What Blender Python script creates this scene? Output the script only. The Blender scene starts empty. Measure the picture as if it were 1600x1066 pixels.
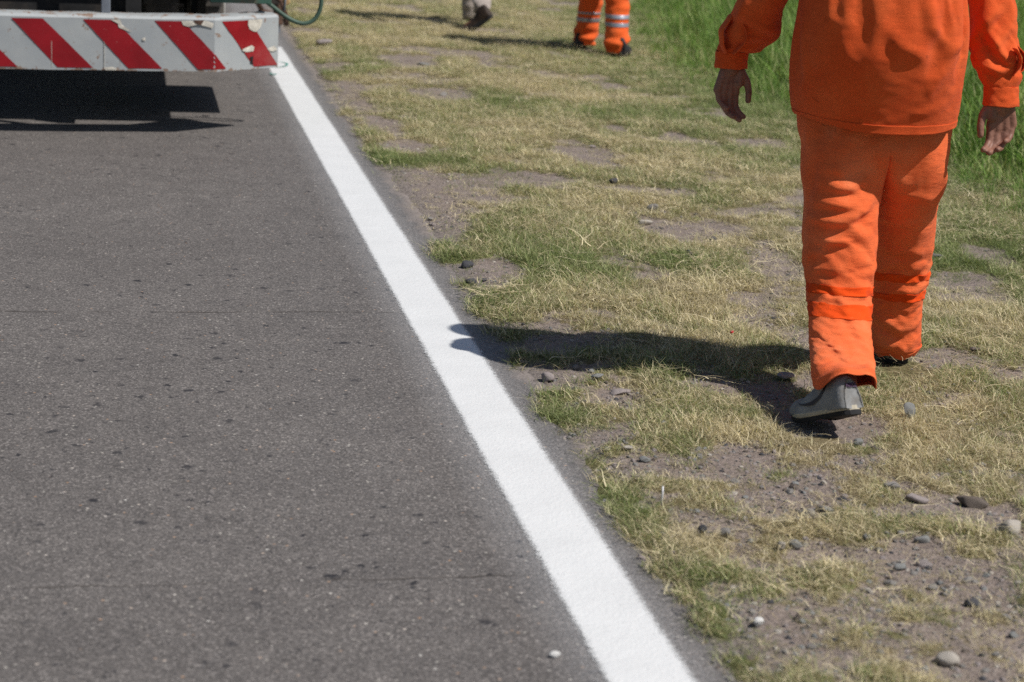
import bpy, bmesh, math, random
import numpy as np
from mathutils import Vector, Matrix, Euler

S = bpy.context.scene
COL = S.collection
random.seed(7); RNG = np.random.default_rng(11)
R = math.radians

# ------------------------------------------------------------------ camera
cam_d = bpy.data.cameras.new('camera'); cam = bpy.data.objects.new('camera', cam_d)
COL.objects.link(cam); S.camera = cam
right = Vector((0.982809, -0.178878, 0.045701)); up = Vector((-0.000154, 0.246739, 0.969082)); fwd = Vector((0.184624, 0.952430, -0.242470))
m = Matrix((right, up, -fwd)).transposed().to_4x4(); m.translation = (0, 0, 1.62)
cam.matrix_world = m
cam_d.sensor_width = 36.0; cam_d.lens = 72.0
cam_d.clip_start = 0.1; cam_d.clip_end = 2000
cam_d.dof.use_dof = True; cam_d.dof.focus_distance = 6.7; cam_d.dof.aperture_fstop = 3.9; cam_d.dof.aperture_blades = 7

# ------------------------------------------------------------------ light
SUN = Vector((0.62, -0.42, 1.0)).normalized()
elev = math.asin(SUN.z); azim = math.atan2(SUN.x, SUN.y)
W = bpy.data.worlds.new('World'); S.world = W; W.use_nodes = True
nt = W.node_tree; nt.nodes.clear()
sky = nt.nodes.new('ShaderNodeTexSky'); sky.sky_type = 'NISHITA'; sky.sun_disc = False
sky.sun_elevation = elev; sky.sun_rotation = azim; sky.altitude = 100; sky.dust_density = 1.2
bg = nt.nodes.new('ShaderNodeBackground'); bg.inputs[1].default_value = 0.058
ow = nt.nodes.new('ShaderNodeOutputWorld')
nt.links.new(sky.outputs[0], bg.inputs[0]); nt.links.new(bg.outputs[0], ow.inputs[0])
sl = bpy.data.lights.new('sun', 'SUN'); sl.energy = 4.35; sl.angle = R(0.55); sl.color = (1.0, 0.955, 0.89)
so = bpy.data.objects.new('sun', sl); COL.objects.link(so)
so.rotation_euler = SUN.to_track_quat('Z', 'Y').to_euler(); so.location = (4, -3, 8)
S.view_settings.view_transform = 'Standard'; S.view_settings.look = 'None'
S.view_settings.exposure = 0.1; S.view_settings.gamma = 1.0; S.view_settings.use_curve_mapping = False
S.cycles.use_denoising = False; S.cycles.max_bounces = 6; S.cycles.transparent_max_bounces = 12

# ------------------------------------------------------------------ helpers
def tag(o, label=None, cat=None, group=None, kind=None):
    if label: o['label'] = label
    if cat: o['category'] = cat
    if group: o['group'] = group
    if kind: o['kind'] = kind
    return o
def empty(name, loc=(0, 0, 0), rz=0):
    o = bpy.data.objects.new(name, None); COL.objects.link(o)
    o.location = loc; o.rotation_euler = (0, 0, rz); o.empty_display_size = 0.05
    return o
def mesh_obj(name, verts, faces, mat=None, parent=None, smooth=True, link=True):
    me = bpy.data.meshes.new(name)
    me.from_pydata([tuple(map(float, v)) for v in verts], [], [tuple(map(int, f)) for f in faces]); me.update()
    if smooth: me.polygons.foreach_set('use_smooth', [True] * len(me.polygons))
    o = bpy.data.objects.new(name, me)
    if mat: me.materials.append(mat)
    if link: COL.objects.link(o)
    if parent: o.parent = parent
    return o
def bm_obj(name, bm, mat=None, parent=None, smooth=False):
    me = bpy.data.meshes.new(name); bm.to_mesh(me); bm.free()
    if smooth: me.polygons.foreach_set('use_smooth', [True] * len(me.polygons))
    if mat: me.materials.append(mat)
    o = bpy.data.objects.new(name, me); COL.objects.link(o)
    if parent: o.parent = parent
    return o
def add_box(bm, c, s, bev=0.0, rot=None):
    r = bmesh.ops.create_cube(bm, size=1.0)
    vs = r['verts']
    M = Matrix.Translation(c) @ (rot.to_matrix().to_4x4() if rot else Matrix.Identity(4)) @ Matrix.Diagonal((*s, 1))
    bmesh.ops.transform(bm, matrix=M, verts=vs)
    if bev:
        es = list({e for v in vs for e in v.link_edges})
        bmesh.ops.bevel(bm, geom=es, offset=bev, segments=2, affect='EDGES', profile=0.5)
def box(name, c, s, mat, parent=None, bev=0.004, rot=None):
    bm = bmesh.new(); add_box(bm, c, s, bev, rot); return bm_obj(name, bm, mat, parent)
def tube_data(pts, rad, seg=12, closed_ends=True):
    pts = [Vector(p) for p in pts]; n = len(pts)
    if not hasattr(rad, '__len__'): rad = [rad] * n
    V = []; Fc = []; prev = None
    for i, p in enumerate(pts):
        t = (pts[min(i + 1, n - 1)] - pts[max(i - 1, 0)]).normalized()
        if prev is None:
            a = t.orthogonal().normalized()
        else:
            a = (prev - t * prev.dot(t)).normalized()
        prev = a; b = t.cross(a)
        for k in range(seg):
            an = 2 * math.pi * k / seg
            V.append(p + (a * math.cos(an) + b * math.sin(an)) * rad[i])
    for i in range(n - 1):
        for k in range(seg):
            k2 = (k + 1) % seg
            Fc.append((i * seg + k, i * seg + k2, (i + 1) * seg + k2, (i + 1) * seg + k))
    if closed_ends:
        Fc.append(tuple(range(seg - 1, -1, -1))); Fc.append(tuple((n - 1) * seg + k for k in range(seg)))
    return V, Fc
def tube(name, pts, rad, mat, parent=None, seg=12, smooth_pts=0):
    for _ in range(smooth_pts):
        q = [pts[0]]
        for a, b in zip(pts[:-1], pts[1:]):
            a = Vector(a); b = Vector(b); q += [a * .75 + b * .25, a * .25 + b * .75]
        q.append(pts[-1]); pts = q
    V, Fc = tube_data(pts, rad, seg)
    return mesh_obj(name, V, Fc, mat, parent)
def cyl(name, c, axis, r, h, mat, parent=None, seg=32, bev=0.0):
    axis = Vector(axis).normalized(); c = Vector(c)
    if bev:
        P = [c - axis * h / 2, c - axis * (h / 2 - bev), c + axis * (h / 2 - bev), c + axis * h / 2]; rr = [r - bev, r, r, r - bev]
    else:
        P = [c - axis * h / 2, c + axis * h / 2]; rr = [r, r]
    V, Fc = tube_data(P, rr, seg)
    return mesh_obj(name, V, Fc, mat, parent, smooth=False)

# 2D value noise, vectorised
_T = np.random.default_rng(5).random((256, 256))
def vnoise(x, y, seed=0):
    x = np.asarray(x, float) + seed * 17.31; y = np.asarray(y, float) + seed * 9.77
    xi = np.floor(x).astype(int); yi = np.floor(y).astype(int); fx = x - xi; fy = y - yi
    fx = fx * fx * (3 - 2 * fx); fy = fy * fy * (3 - 2 * fy)
    a = _T[xi % 256, yi % 256]; b = _T[(xi + 1) % 256, yi % 256]; c = _T[xi % 256, (yi + 1) % 256]; d = _T[(xi + 1) % 256, (yi + 1) % 256]
    return (a * (1 - fx) + b * fx) * (1 - fy) + (c * (1 - fx) + d * fx) * fy
def fbm(x, y, octv=4, seed=0):
    s = 0; a = 0.5; t = 0
    for i in range(octv):
        s = s + a * vnoise(x * 2 ** i, y * 2 ** i, seed + i * 3); t += a; a *= 0.5
    return s / t
def sstep(a, b, x):
    t = np.clip((x - a) / (b - a), 0, 1); return t * t * (3 - 2 * t)

# ------------------------------------------------------------------ material helpers
class N:
    def __init__(s, name):
        s.m = bpy.data.materials.new(name); s.m.use_nodes = True; s.t = s.m.node_tree; s.t.nodes.clear()
        s.out = s.t.nodes.new('ShaderNodeOutputMaterial')
    def n(s, typ, **k):
        nd = s.t.nodes.new(typ)
        for a, b in k.items():
            if a.startswith('i_'):
                key = a[2:]; key = int(key) if key.isdigit() else key
                if hasattr(b, 'is_output'): s.t.links.new(b, nd.inputs[key])
                else: nd.inputs[key].default_value = b
            else: setattr(nd, a, b)
        return nd
    def lk(s, a, b): s.t.links.new(a, b)
    def coord(s, kind='Object'): return s.n('ShaderNodeTexCoord').outputs[kind]
    def noise(s, vec, scale, detail=3, rough=.55, out=0, dist=0):
        nd = s.n('ShaderNodeTexNoise'); nd.inputs['Scale'].default_value = scale; nd.inputs['Detail'].default_value = detail
        nd.inputs['Roughness'].default_value = rough; nd.inputs['Distortion'].default_value = dist
        s.lk(vec, nd.inputs['Vector']); return nd.outputs[out]
    def vor(s, vec, scale, feature='F1', out='Distance', rand=1.0):
        nd = s.n('ShaderNodeTexVoronoi', feature=feature); nd.inputs['Scale'].default_value = scale; nd.inputs['Randomness'].default_value = rand
        s.lk(vec, nd.inputs['Vector']); return nd.outputs[out]
    def ramp(s, fac, stops, interp='LINEAR'):
        nd = s.n('ShaderNodeValToRGB'); e = nd.color_ramp.elements; nd.color_ramp.interpolation = interp
        while len(e) < len(stops): e.new(0.5)
        for q, (p, c) in zip(e, stops):
            q.position = p; q.color = (*c, 1) if hasattr(c, '__len__') else (c, c, c, 1)
        s.lk(fac, nd.inputs[0]); return nd.outputs[0]
    def mix(s, f, a, b, mode='MIX'):
        nd = s.n('ShaderNodeMix', data_type='RGBA', blend_type=mode)
        for v, i in ((f, 0), (a, 6), (b, 7)):
            if hasattr(v, 'is_output'): s.lk(v, nd.inputs[i])
            else: nd.inputs[i].default_value = v if i == 0 or len(v) == 4 else (*v, 1)
        return nd.outputs[2]
    def math(s, op, a, b=0.0, clamp=False):
        nd = s.n('ShaderNodeMath', operation=op, use_clamp=clamp)
        for v, i in ((a, 0), (b, 1)):
            if hasattr(v, 'is_output'): s.lk(v, nd.inputs[i])
            else: nd.inputs[i].default_value = v
        return nd.outputs[0]
    def attr(s, name, out='Fac', typ='GEOMETRY'):
        return s.n('ShaderNodeAttribute', attribute_name=name, attribute_type=typ).outputs[out]
    def bump(s, h, strength=.3, dist=.01, normal=None):
        nd = s.n('ShaderNodeBump'); nd.inputs['Strength'].default_value = strength; nd.inputs['Distance'].default_value = dist
        s.lk(h, nd.inputs['Height'])
        if normal: s.lk(normal, nd.inputs['Normal'])
        return nd.outputs[0]
    def bsdf(s, col, rough=.7, spec=.4, metal=0., normal=None, sheen=0.):
        nd = s.n('ShaderNodeBsdfPrincipled')
        for v, i in ((col, 'Base Color'), (rough, 'Roughness'), (metal, 'Metallic'), (spec, 'Specular IOR Level')):
            if hasattr(v, 'is_output'): s.lk(v, nd.inputs[i])
            else: nd.inputs[i].default_value = (*v, 1) if i == 'Base Color' else v
        nd.inputs['Sheen Weight'].default_value = sheen
        if normal: s.lk(normal, nd.inputs['Normal'])
        return nd.outputs[0]
    def fin(s, sh): s.lk(sh, s.out.inputs[0]); return s.m

def simple(name, col, rough=.6, spec=.4, metal=0., var=.25, scale=12., bump=.15, dirt=None):
    M = N(name); c = M.coord(); n1 = M.noise(c, scale, 5)
    lo = tuple(v * (1 - var) for v in col); hi = tuple(min(1, v * (1 + var)) for v in col)
    cc = M.ramp(n1, [(.3, lo), (.7, hi)])
    if dirt:
        n2 = M.noise(c, scale * .35, 6, .7); f = M.ramp(n2, [(.5, 0.), (.68, 1.)]); cc = M.mix(f, cc, dirt)
    n3 = M.noise(c, scale * 8, 3)
    return M.fin(M.bsdf(cc, rough, spec, metal, M.bump(n3, bump, .004)))

# ------------------------------------------------------------------ ground materials
def mat_asphalt():
    M = N('asphalt'); c = M.coord()
    big = M.noise(c, .55, 4); med = M.noise(c, 5, 4)
    base = M.ramp(big, [(.3, (.112, .102, .097)), (.7, (.145, .133, .126))])
    base = M.mix(.35, base, M.ramp(med, [(.3, (.095, .086, .082)), (.7, (.165, .150, .141))]))
    # aggregate
    vc = M.vor(c, 230, out='Color'); sep = M.n('ShaderNodeSeparateColor'); M.lk(vc, sep.inputs[0])
    agg = M.ramp(sep.outputs[0], [(0, .35), (.35, .75), (.7, 1.1), (.92, 1.6), (1, 2.7)])
    base = M.mix(.75, base, agg, 'MULTIPLY')
    vc2 = M.vor(c, 85, out='Color'); sp2 = M.n('ShaderNodeSeparateColor'); M.lk(vc2, sp2.inputs[0])
    vd2 = M.vor(c, 85)
    st = M.math('MULTIPLY', M.ramp(sp2.outputs[1], [(.955, 0.), (.965, 1.)]), M.ramp(vd2, [(.2, 1.), (.42, 0.)]))
    base = M.mix(M.math('MULTIPLY', st, .75), base, M.ramp(sp2.outputs[2], [(0, (.5, .47, .42)), (.7, (.42, .4, .38)), (.9, (.45, .26, .14)), (1, (.7, .68, .64))]))
    # dark worn-in stones and tar spots
    wc = M.n('ShaderNodeVectorMath', operation='ADD'); M.lk(c, wc.inputs[0])
    wn = M.n('ShaderNodeVectorMath', operation='SCALE'); M.lk(M.noise(c, 40, 2, out=1), wn.inputs[0]); wn.inputs['Scale'].default_value = .045; M.lk(wn.outputs[0], wc.inputs[1])
    for sc, lo, sz, k in ((17, .93, .26, .95), (28, .93, .28, .9), (10, .93, .15, .85), (44, .94, .3, .8)):
        v = M.vor(wc.outputs[0], sc, out='Color'); sp = M.n('ShaderNodeSeparateColor'); M.lk(v, sp.inputs[0])
        d = M.vor(wc.outputs[0], sc)
        dens = M.ramp(M.noise(c, 1.3, 2), [(.38, 0.), (.6, 1.)])
        f = M.math('MULTIPLY', M.math('MULTIPLY', M.ramp(sp.outputs[0], [(lo - .004, 0.), (lo + .004, 1.)]), M.ramp(d, [(sz * .7, 1.), (sz * 1.25, 0.)])), k)
        f = M.math('MULTIPLY', f, M.math('ADD', M.math('MULTIPLY', dens, .6), .4))
        base = M.mix(f, base, (.022, .021, .024))
    # transverse joints
    sx = M.n('ShaderNodeSeparateXYZ'); M.lk(c, sx.inputs[0])
    wob = M.math('MULTIPLY', M.math('SUBTRACT', M.noise(c, 2.2, 5, .65), .5), .09)
    crack = None
    for y0, wd, st_ in ((6.755, .010, 1.0), (4.23, .007, .8), (9.2, .004, .25), (11.6, .006, .35)):
        dd = M.math('ABSOLUTE', M.math('SUBTRACT', M.math('ADD', sx.outputs[1], wob), y0))
        f = M.math('MULTIPLY', M.ramp(dd, [(0, 1.), (wd, 0.)]), M.math('MULTIPLY', M.ramp(M.noise(c, 7, 3), [(.4, .1), (.6, 1.)]), st_))
        crack = f if crack is None else M.math('MAXIMUM', crack, f)
    base = M.mix(crack, base, (.035, .028, .022))
    # pale paint dust beside the line
    dl = M.math('ABSOLUTE', M.math('SUBTRACT', sx.outputs[0], 1.015))
    dust = M.math('MULTIPLY', M.ramp(dl, [(.09, .55), (.13, .3), (.2, .0)]), M.ramp(M.noise(c, 300, 2), [(.42, 0.), (.62, 1.)]))
    base = M.mix(M.math('MULTIPLY', dust, .7), base, (.55, .57, .6))
    # soil dust on the outer edge
    ed = M.math('MULTIPLY', M.ramp(sx.outputs[0], [(.0, 0.), (1., 1.)]), 1.0)
    e2 = M.ramp(M.math('ADD', M.math('SUBTRACT', sx.outputs[0], 1.17), M.math('MULTIPLY', M.math('SUBTRACT', M.noise(c, 9, 4), .5), .14)), [(0, 0.), (.06, 1.)])
    base = M.mix(M.math('MULTIPLY', e2, .75), base, M.ramp(M.noise(c, 120, 3), [(.3, (.22, .18, .16)), (.7, (.36, .31, .28))]))
    h = M.math('ADD', M.math('MULTIPLY', sep.outputs[0], .5), M.math('MULTIPLY', M.noise(c, 120, 4), 1.0))
    h = M.math('SUBTRACT', h, M.math('MULTIPLY', crack, 2.0))
    rg = M.ramp(sep.outputs[2], [(0, .6), (.8, .85), (1, .35)])
    return M.fin(M.bsdf(base, rg, .35, normal=M.bump(h, .55, .0022)))
def mat_paint_line():
    M = N('road_paint'); c = M.coord(); sx = M.n('ShaderNodeSeparateXYZ'); M.lk(c, sx.inputs[0])
    wob = M.math('MULTIPLY', M.math('SUBTRACT', M.noise(c, 1.7, 2), .5), .012)
    x = M.math('ADD', sx.outputs[0], wob)
    dl = M.math('SUBTRACT', .093, M.math('ABSOLUTE', M.math('SUBTRACT', x, 1.015)))   # >0 inside
    grain = M.math('MULTIPLY', M.math('SUBTRACT', M.noise(c, 380, 2, .7), .5), .055)
    grain2 = M.math('MULTIPLY', M.math('SUBTRACT', M.noise(c, 60, 3), .5), .016)
    a = M.math('ADD', dl, M.math('ADD', grain, grain2))
    alpha = M.ramp(a, [(0, 0.), (.012, 1.)])
    soft = M.ramp(dl, [(-.0, 0.), (.02, 1.)])
    # small pits showing the aggregate
    vd = M.vor(c, 62); vcol = M.vor(c, 62, out='Color'); sp = M.n('ShaderNodeSeparateColor'); M.lk(vcol, sp.inputs[0])
    pit = M.math('MULTIPLY', M.ramp(sp.outputs[0], [(.93, 0.), (.94, 1.)]), M.ramp(vd, [(.1, 1.), (.2, 0.)]))
    endm = M.ramp(M.math('ADD', M.math('SUBTRACT', sx.outputs[1], 15.0), M.math('MULTIPLY', M.math('SUBTRACT', M.noise(c, 90, 2), .5), .12)), [(0, 1.), (.06, 0.)])
    alpha = M.math('MULTIPLY', alpha, endm)
    col = M.ramp(M.noise(c, 6, 5), [(.3, (.66, .67, .675)), (.7, (.71, .72, .725))])
    col = M.mix(M.math('MULTIPLY', pit, .55), col, (.35, .34, .33))
    h = M.math('ADD', M.noise(c, 150, 4), M.math('MULTIPLY', M.noise(c, 40, 3), .8))
    p = M.bsdf(col, .5, .4, normal=M.bump(h, .5, .004))
    tr = M.n('ShaderNodeBsdfTransparent').outputs[0]
    mx = M.n('ShaderNodeMixShader'); M.lk(alpha, mx.inputs[0]); M.lk(tr, mx.inputs[1]); M.lk(p, mx.inputs[2])
    return M.fin(mx.outputs[0])
def mat_soil():
    M = N('verge_soil'); c = M.coord()
    cov = M.attr('cover'); grn = M.attr('green')
    n1 = M.noise(c, 3.5, 5); n2 = M.noise(c, 60, 5, .65); n3 = M.noise(c, 16, 4)
    soil = M.ramp(n1, [(.3, (.215, .172, .15)), (.7, (.29, .24, .215))])
    soil = M.mix(.5, soil, M.ramp(n2, [(.28, (.11, .088, .078)), (.5, (.25, .205, .18)), (.72, (.40, .34, .305))]))
    sx = M.n('ShaderNodeSeparateXYZ'); M.lk(c, sx.inputs[0])
    soil = M.mix(M.ramp(M.math('ADD', M.math('SUBTRACT', sx.outputs[0], 1.1), M.math('MULTIPLY', n1, .1)), [(.08, .75), (.3, .0)]), soil, M.ramp(n2, [(.3, (.10, .094, .09)), (.7, (.25, .235, .225))]))
    vc = M.vor(c, 150, out='Color'); sp = M.n('ShaderNodeSeparateColor'); M.lk(vc, sp.inputs[0]); vd = M.vor(c, 150)
    gr = M.math('MULTIPLY', M.ramp(sp.outputs[0], [(.72, 0.), (.76, 1.)]), M.ramp(vd, [(.25, 1.), (.4, 0.)]))
    soil = M.mix(M.math('MULTIPLY', gr, .7), soil, M.ramp(sp.outputs[1], [(0, (.1, .1, .11)), (.6, (.26, .26, .27)), (1, (.5, .47, .44))]))
    thatch = M.mix(grn, M.ramp(n2, [(.3, (.10, .078, .04)), (.7, (.27, .215, .125))]), M.ramp(n2, [(.3, (.045, .055, .018)), (.7, (.16, .18, .06))]))
    f = M.math('ADD', cov, M.math('MULTIPLY', M.math('SUBTRACT', n3, .5), .8))
    col = M.mix(M.ramp(f, [(.35, 0.), (.6, 1.)]), soil, thatch)
    h = M.math('ADD', M.math('MULTIPLY', n2, 1.0), M.math('MULTIPLY', gr, .6))
    return M.fin(M.bsdf(col, .92, .15, normal=M.bump(h, 1.0, .014)))
def mat_blade(name, dry1, dry2, g1, g2, trans=.3):
    M = N(name); r = M.attr('rnd'); h = M.attr('hh'); tint = M.attr('tint', typ='INSTANCER'); tj = M.attr('jit', typ='INSTANCER')
    dry = M.mix(r, dry1, dry2); grn = M.mix(r, g1, g2)
    t = M.math('ADD', tint, M.math('MULTIPLY', M.math('SUBTRACT', M.attr('rnd2'), .5), .9), clamp=True)
    t = M.ramp(t, [(.30, 0.), (.70, 1.)])
    col = M.mix(t, dry, grn)
    col = M.mix(1.0, col, M.ramp(tj, [(0, .6), (1, 1.35)]), 'MULTIPLY')
    p = M.bsdf(col, .6, .25)
    tl = M.n('ShaderNodeBsdfTranslucent'); M.lk(M.mix(1., col, (1.1, 1.15, .7), 'MULTIPLY'), tl.inputs[0])
    mx = M.n('ShaderNodeMixShader'); mx.inputs[0].default_value = trans; M.lk(p, mx.inputs[1]); M.lk(tl.outputs[0], mx.inputs[2])
    return M.fin(mx.outputs[0])
ASPH = mat_asphalt(); PAINT = mat_paint_line(); SOIL = mat_soil()
GRASS = mat_blade('grass_blades', (.34, .27, .15), (.86, .76, .53), (.10, .145, .045), (.33, .38, .16))
TALL = mat_blade('tall_grass_blades', (.40, .35, .16), (.66, .62, .36), (.03, .095, .010), (.26, .43, .085), .28)

# ------------------------------------------------------------------ the ground
def grid(name, xs, ys, zf, mat):
    X, Y = np.meshgrid(xs, ys, indexing='ij'); Z = zf(X, Y)
    nx, ny = len(xs), len(ys); V = np.stack([X, Y, Z], -1).reshape(-1, 3)
    i, j = np.meshgrid(np.arange(nx - 1), np.arange(ny - 1), indexing='ij'); a = (i * ny + j).ravel()
    Fq = np.stack([a, a + ny, a + ny + 1, a + 1], 1)
    me = bpy.data.meshes.new(name); me.vertices.add(len(V)); me.vertices.foreach_set('co', V.ravel())
    me.loops.add(Fq.size); me.loops.foreach_set('vertex_index', Fq.ravel())
    me.polygons.add(len(Fq)); me.polygons.foreach_set('loop_start', np.arange(0, Fq.size, 4)); me.polygons.foreach_set('loop_total', np.full(len(Fq), 4))
    me.polygons.foreach_set('use_smooth', np.ones(len(Fq), bool)); me.update(); me.validate()
    me.materials.append(mat); o = bpy.data.objects.new(name, me); COL.objects.link(o); return o, X, Y
tag(mesh_obj('ground', [(-600, -200, -.09), (600, -200, -.09), (600, 1200, -.09), (-600, 1200, -.09)], [(0, 1, 2, 3)],
    simple('field_earth', (.16, .18, .07), .95, .1, var=.3, scale=.8), smooth=False), kind='structure', label='open grassy ground stretching beyond the verge')
def road_z(x, y): return 0.0015 * (vnoise(x * 3, y * 3) - .5)
road_xs = np.concatenate([np.linspace(-7.5, -1.2, 20), np.arange(-1.1, 1.3, .05)]); road_ys = np.concatenate([np.linspace(-6, 2.5, 20), np.arange(2.6, 24, .08), np.linspace(25, 400, 60)])
rd, RX, RY = grid('road', road_xs, road_ys, road_z, ASPH)
tag(rd, kind='structure', label='worn grey asphalt road with pale aggregate and dark spots')
ln, _, _ = grid('painted_line', np.linspace(.885, 1.145, 6), np.concatenate([np.linspace(-6, 2.5, 20), np.arange(2.6, 15.2, .06)]), lambda x, y: road_z(x, y) + .0035, PAINT)
tag(ln, kind='structure', label='fresh white edge line sprayed along the asphalt')

BARE = [(1.93,14.18,.21,.4),(1.91,12.5,.19,.34),(1.31,12.11,.11,.66),(1.38,11.09,.11,.35),(1.42,10.32,.15,.26),(1.28,9.11,.2,.6),(1.27,8.35,.12,.38),(1.31,7.34,.15,.23),(1.15,6.94,.05,.14),(1.38,6.62,.25,.09),(1.38,6.3,.24,.15),(1.31,5.91,.16,.11),(2.34,10.21,.14,.35),(2.38,9.14,.19,.17),(1.93,9.33,.14,.14),(2.38,8.24,.24,.25),(2.68,8.61,.12,.14),(1.42,5.68,.1,.07),(1.39,4.97,.16,.09),(1.65,4.97,.09,.07),(2.03,5.28,.11,.11),(1.58,4.66,.12,.09),(2.44,5.54,.14,.08),(1.98,4.67,.15,.08),(1.4,4.2,.09,.11),(1.36,4.42,.09,.07),(1.8,4.16,.15,.14),(1.34,3.83,.11,.14),(1.64,3.93,.09,.07),(2.11,4.47,.08,.08),(1.62,4.31,.09,.08),(2.12,4.61,.1,.08),(2.0,5.78,.08,.09),(1.94,4.93,.14,.06),(1.66,3.65,.08,.06),(1.5,3.96,.06,.07),(1.34,4.65,.05,.06)]
GREEN = [(1.23,9.85,.14,.24),(1.54,11.82,.21,.51),(1.54,13.92,.18,.54),(1.2,9.58,.09,.15),(1.41,8.2,.19,.37),(1.6,7.57,.28,.45),(1.25,6.94,.21,.18),(1.21,7.8,.09,.25),(1.4,6.14,.13,.1),(1.18,5.56,.08,.19),(1.18,4.94,.07,.2),(1.23,4.61,.06,.18),(1.28,4.13,.06,.23),(1.21,3.7,.09,.1),(2.26,11.98,.36,.53),(2.69,11.64,.28,.39),(3.84,9.76,.29,.41),(3.22,7.41,.19,.37),(3.6,7.92,.21,.42),(3.89,12.38,.31,1.22),(1.98,5.13,.08,.08),(1.43,4.04,.07,.08),(1.63,3.81,.08,.07),(2.18,5.75,.08,.15),(1.69,5.83,.12,.15),(1.28,13.01,.08,.69),(1.58,10.03,.17,.2),(2.07,7.5,.21,.19),(1.72,4.84,.09,.08)]
def ellf(L, x, y, soft=.35, seed=0):
    wx = x + .22 * (fbm(x * 6, y * 5, 4, seed) - .5) + .07 * (fbm(x * 28, y * 20, 2, seed + 9) - .5); wy = y + .50 * (fbm(x * 6, y * 4, 4, seed + 20) - .5) + .14 * (fbm(x * 28, y * 20, 2, seed + 29) - .5)
    f = np.zeros_like(x)
    for cx, cy, rx, ry in L:
        d = np.sqrt(((wx - cx) / rx) ** 2 + ((wy - cy) / ry) ** 2); f = np.maximum(f, 1 - sstep(1 - soft, 1 + soft, d))
    return f
def tall_edge(y):   # X where the tall grass begins
    return np.interp(y, [3, 7.5, 8.5, 9.3, 10.5, 12.8, 14.2, 16.4, 20, 27], [3.8, 3.84, 3.97, 4.12, 3.98, 3.85, 3.85, 4.15, 4.95, 6.3])
def cover_f(x, y):
    n = fbm(x * 3.2, y * 2.4, 5, 3); n2 = fbm(x * 14, y * 10, 3, 8); n3 = fbm(x * 30, y * 24, 2, 18)
    near = sstep(6.0, 4.6, y)
    c = 1.0 - .75 * sstep(.46, .28, n) - (.30 + .22 * near) * sstep(.54, .30, n2) - .24 * near * sstep(.58, .36, n3)
    c = c - (1.18 - .28 * n3 - .15 * near) * ellf(BARE, x, y, .6)
    e = 1.125 + .12 * (fbm(y * 3.5, y * 0 + 2.5, 4, 5) - .30) + .012 * np.maximum(0, y - 8)
    c = c * sstep(e, e + .05, x)
    c = np.where(x > tall_edge(y) - .3, np.maximum(c, .9), c)
    return np.clip(c, 0, 1)
def green_f(x, y):
    n = fbm(x * 2.3, y * 1.6, 4, 13); n2 = fbm(x * 9, y * 7, 3, 31)
    g = .21 + 1.0 * (n - .5) + .8 * (n2 - .5) + .46 * ellf(GREEN, x, y, .9, 4)
    g = g + .15 * sstep(1.45, 1.2, x) + .50 * sstep(1.1, .1, tall_edge(y) - x)
    return np.clip(g, 0, 1)
def verge_z(x, y, cov=None):
    if cov is None: cov = cover_f(x, y)
    z = -.010 + .02 * sstep(1.1, 1.35, x) + .03 * (fbm(x * .9, y * .7, 3, 40) - .5) * sstep(1.2, 1.8, x) + .012 * (fbm(x * 7, y * 7, 3, 44) - .5)
    z = z + .012 * cov + .05 * sstep(0, 1.5, x - tall_edge(y))
    return np.where(x < 1.14, np.minimum(z, -.006 - .3 * (1.14 - x)), z)
vx = np.concatenate([np.arange(1.04, 4.6, .02), np.arange(4.6, 12, .12), np.linspace(12.1, 60, 30)])
vy = np.concatenate([np.linspace(-5, 2.9, 25), np.arange(3.0, 9, .02), np.arange(9, 18, .035), np.arange(18, 30, .15), np.linspace(30.5, 200, 50)])
vg, VX, VY = grid('verge', vx, vy, verge_z, SOIL)
CV = cover_f(VX, VY); GR = green_f(VX, VY)
for nm, A in (('cover', CV), ('green', GR)):
    at = vg.data.attributes.new(nm, 'FLOAT', 'POINT'); at.data.foreach_set('value', A.ravel().astype(np.float32))
tag(vg, kind='structure', label='trampled roadside verge of bare soil and dry thatch')

# ------------------------------------------------------------------ grass as stuff
def tuft(name, nb, rad, lmin, lmax, w, lean0, lean1, mat, seed, seg=3):
    rg = random.Random(seed); V = []; Fc = []; rn = []; rn2 = []; hh = []
    for b in range(nb):
        a = rg.uniform(0, 6.283); rr = rad * math.sqrt(rg.random()); bx, by = rr * math.cos(a), rr * math.sin(a)
        da = rg.uniform(0, 6.283); L = rg.uniform(lmin, lmax); le = rg.uniform(lean0, lean1); curl = rg.uniform(.1, .9)
        r1 = rg.random(); r2 = rg.random(); ww = w * rg.uniform(.6, 1.3)
        dx, dy = math.cos(da), math.sin(da); px, py = -dy, dx; i0 = len(V)
        x, y, z = bx, by, -.004; ang = le
        for s in range(seg + 1):
            t = s / seg; wd = ww * (1 - t ** 1.6) * .5
            if s < seg:
                V += [(x + px * wd, y + py * wd, z), (x - px * wd, y - py * wd, z)]; rn += [r1] * 2; rn2 += [r2] * 2; hh += [t] * 2
            else:
                V.append((x, y, z)); rn.append(r1); rn2.append(r2); hh.append(1)
            x += dx * math.sin(ang) * L / seg; y += dy * math.sin(ang) * L / seg; z += math.cos(ang) * L / seg
            z = max(z, .001); ang += curl / seg * 1.4
            da += rg.uniform(-.5, .5); dx, dy = math.cos(da), math.sin(da); px, py = -dy, dx
        for s in range(seg - 1):
            q = i0 + s * 2; Fc.append((q, q + 1, q + 3, q + 2))
        q = i0 + (seg - 1) * 2; Fc.append((q, q + 1, q + 2))
    o = mesh_obj(name, V, Fc, mat, smooth=False, link=False)
    for nm, A in (('rnd', rn), ('rnd2', rn2), ('hh', hh)):
        at = o.data.attributes.new(nm, 'FLOAT', 'POINT'); at.data.foreach_set('value', np.array(A, np.float32))
    return o
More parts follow.
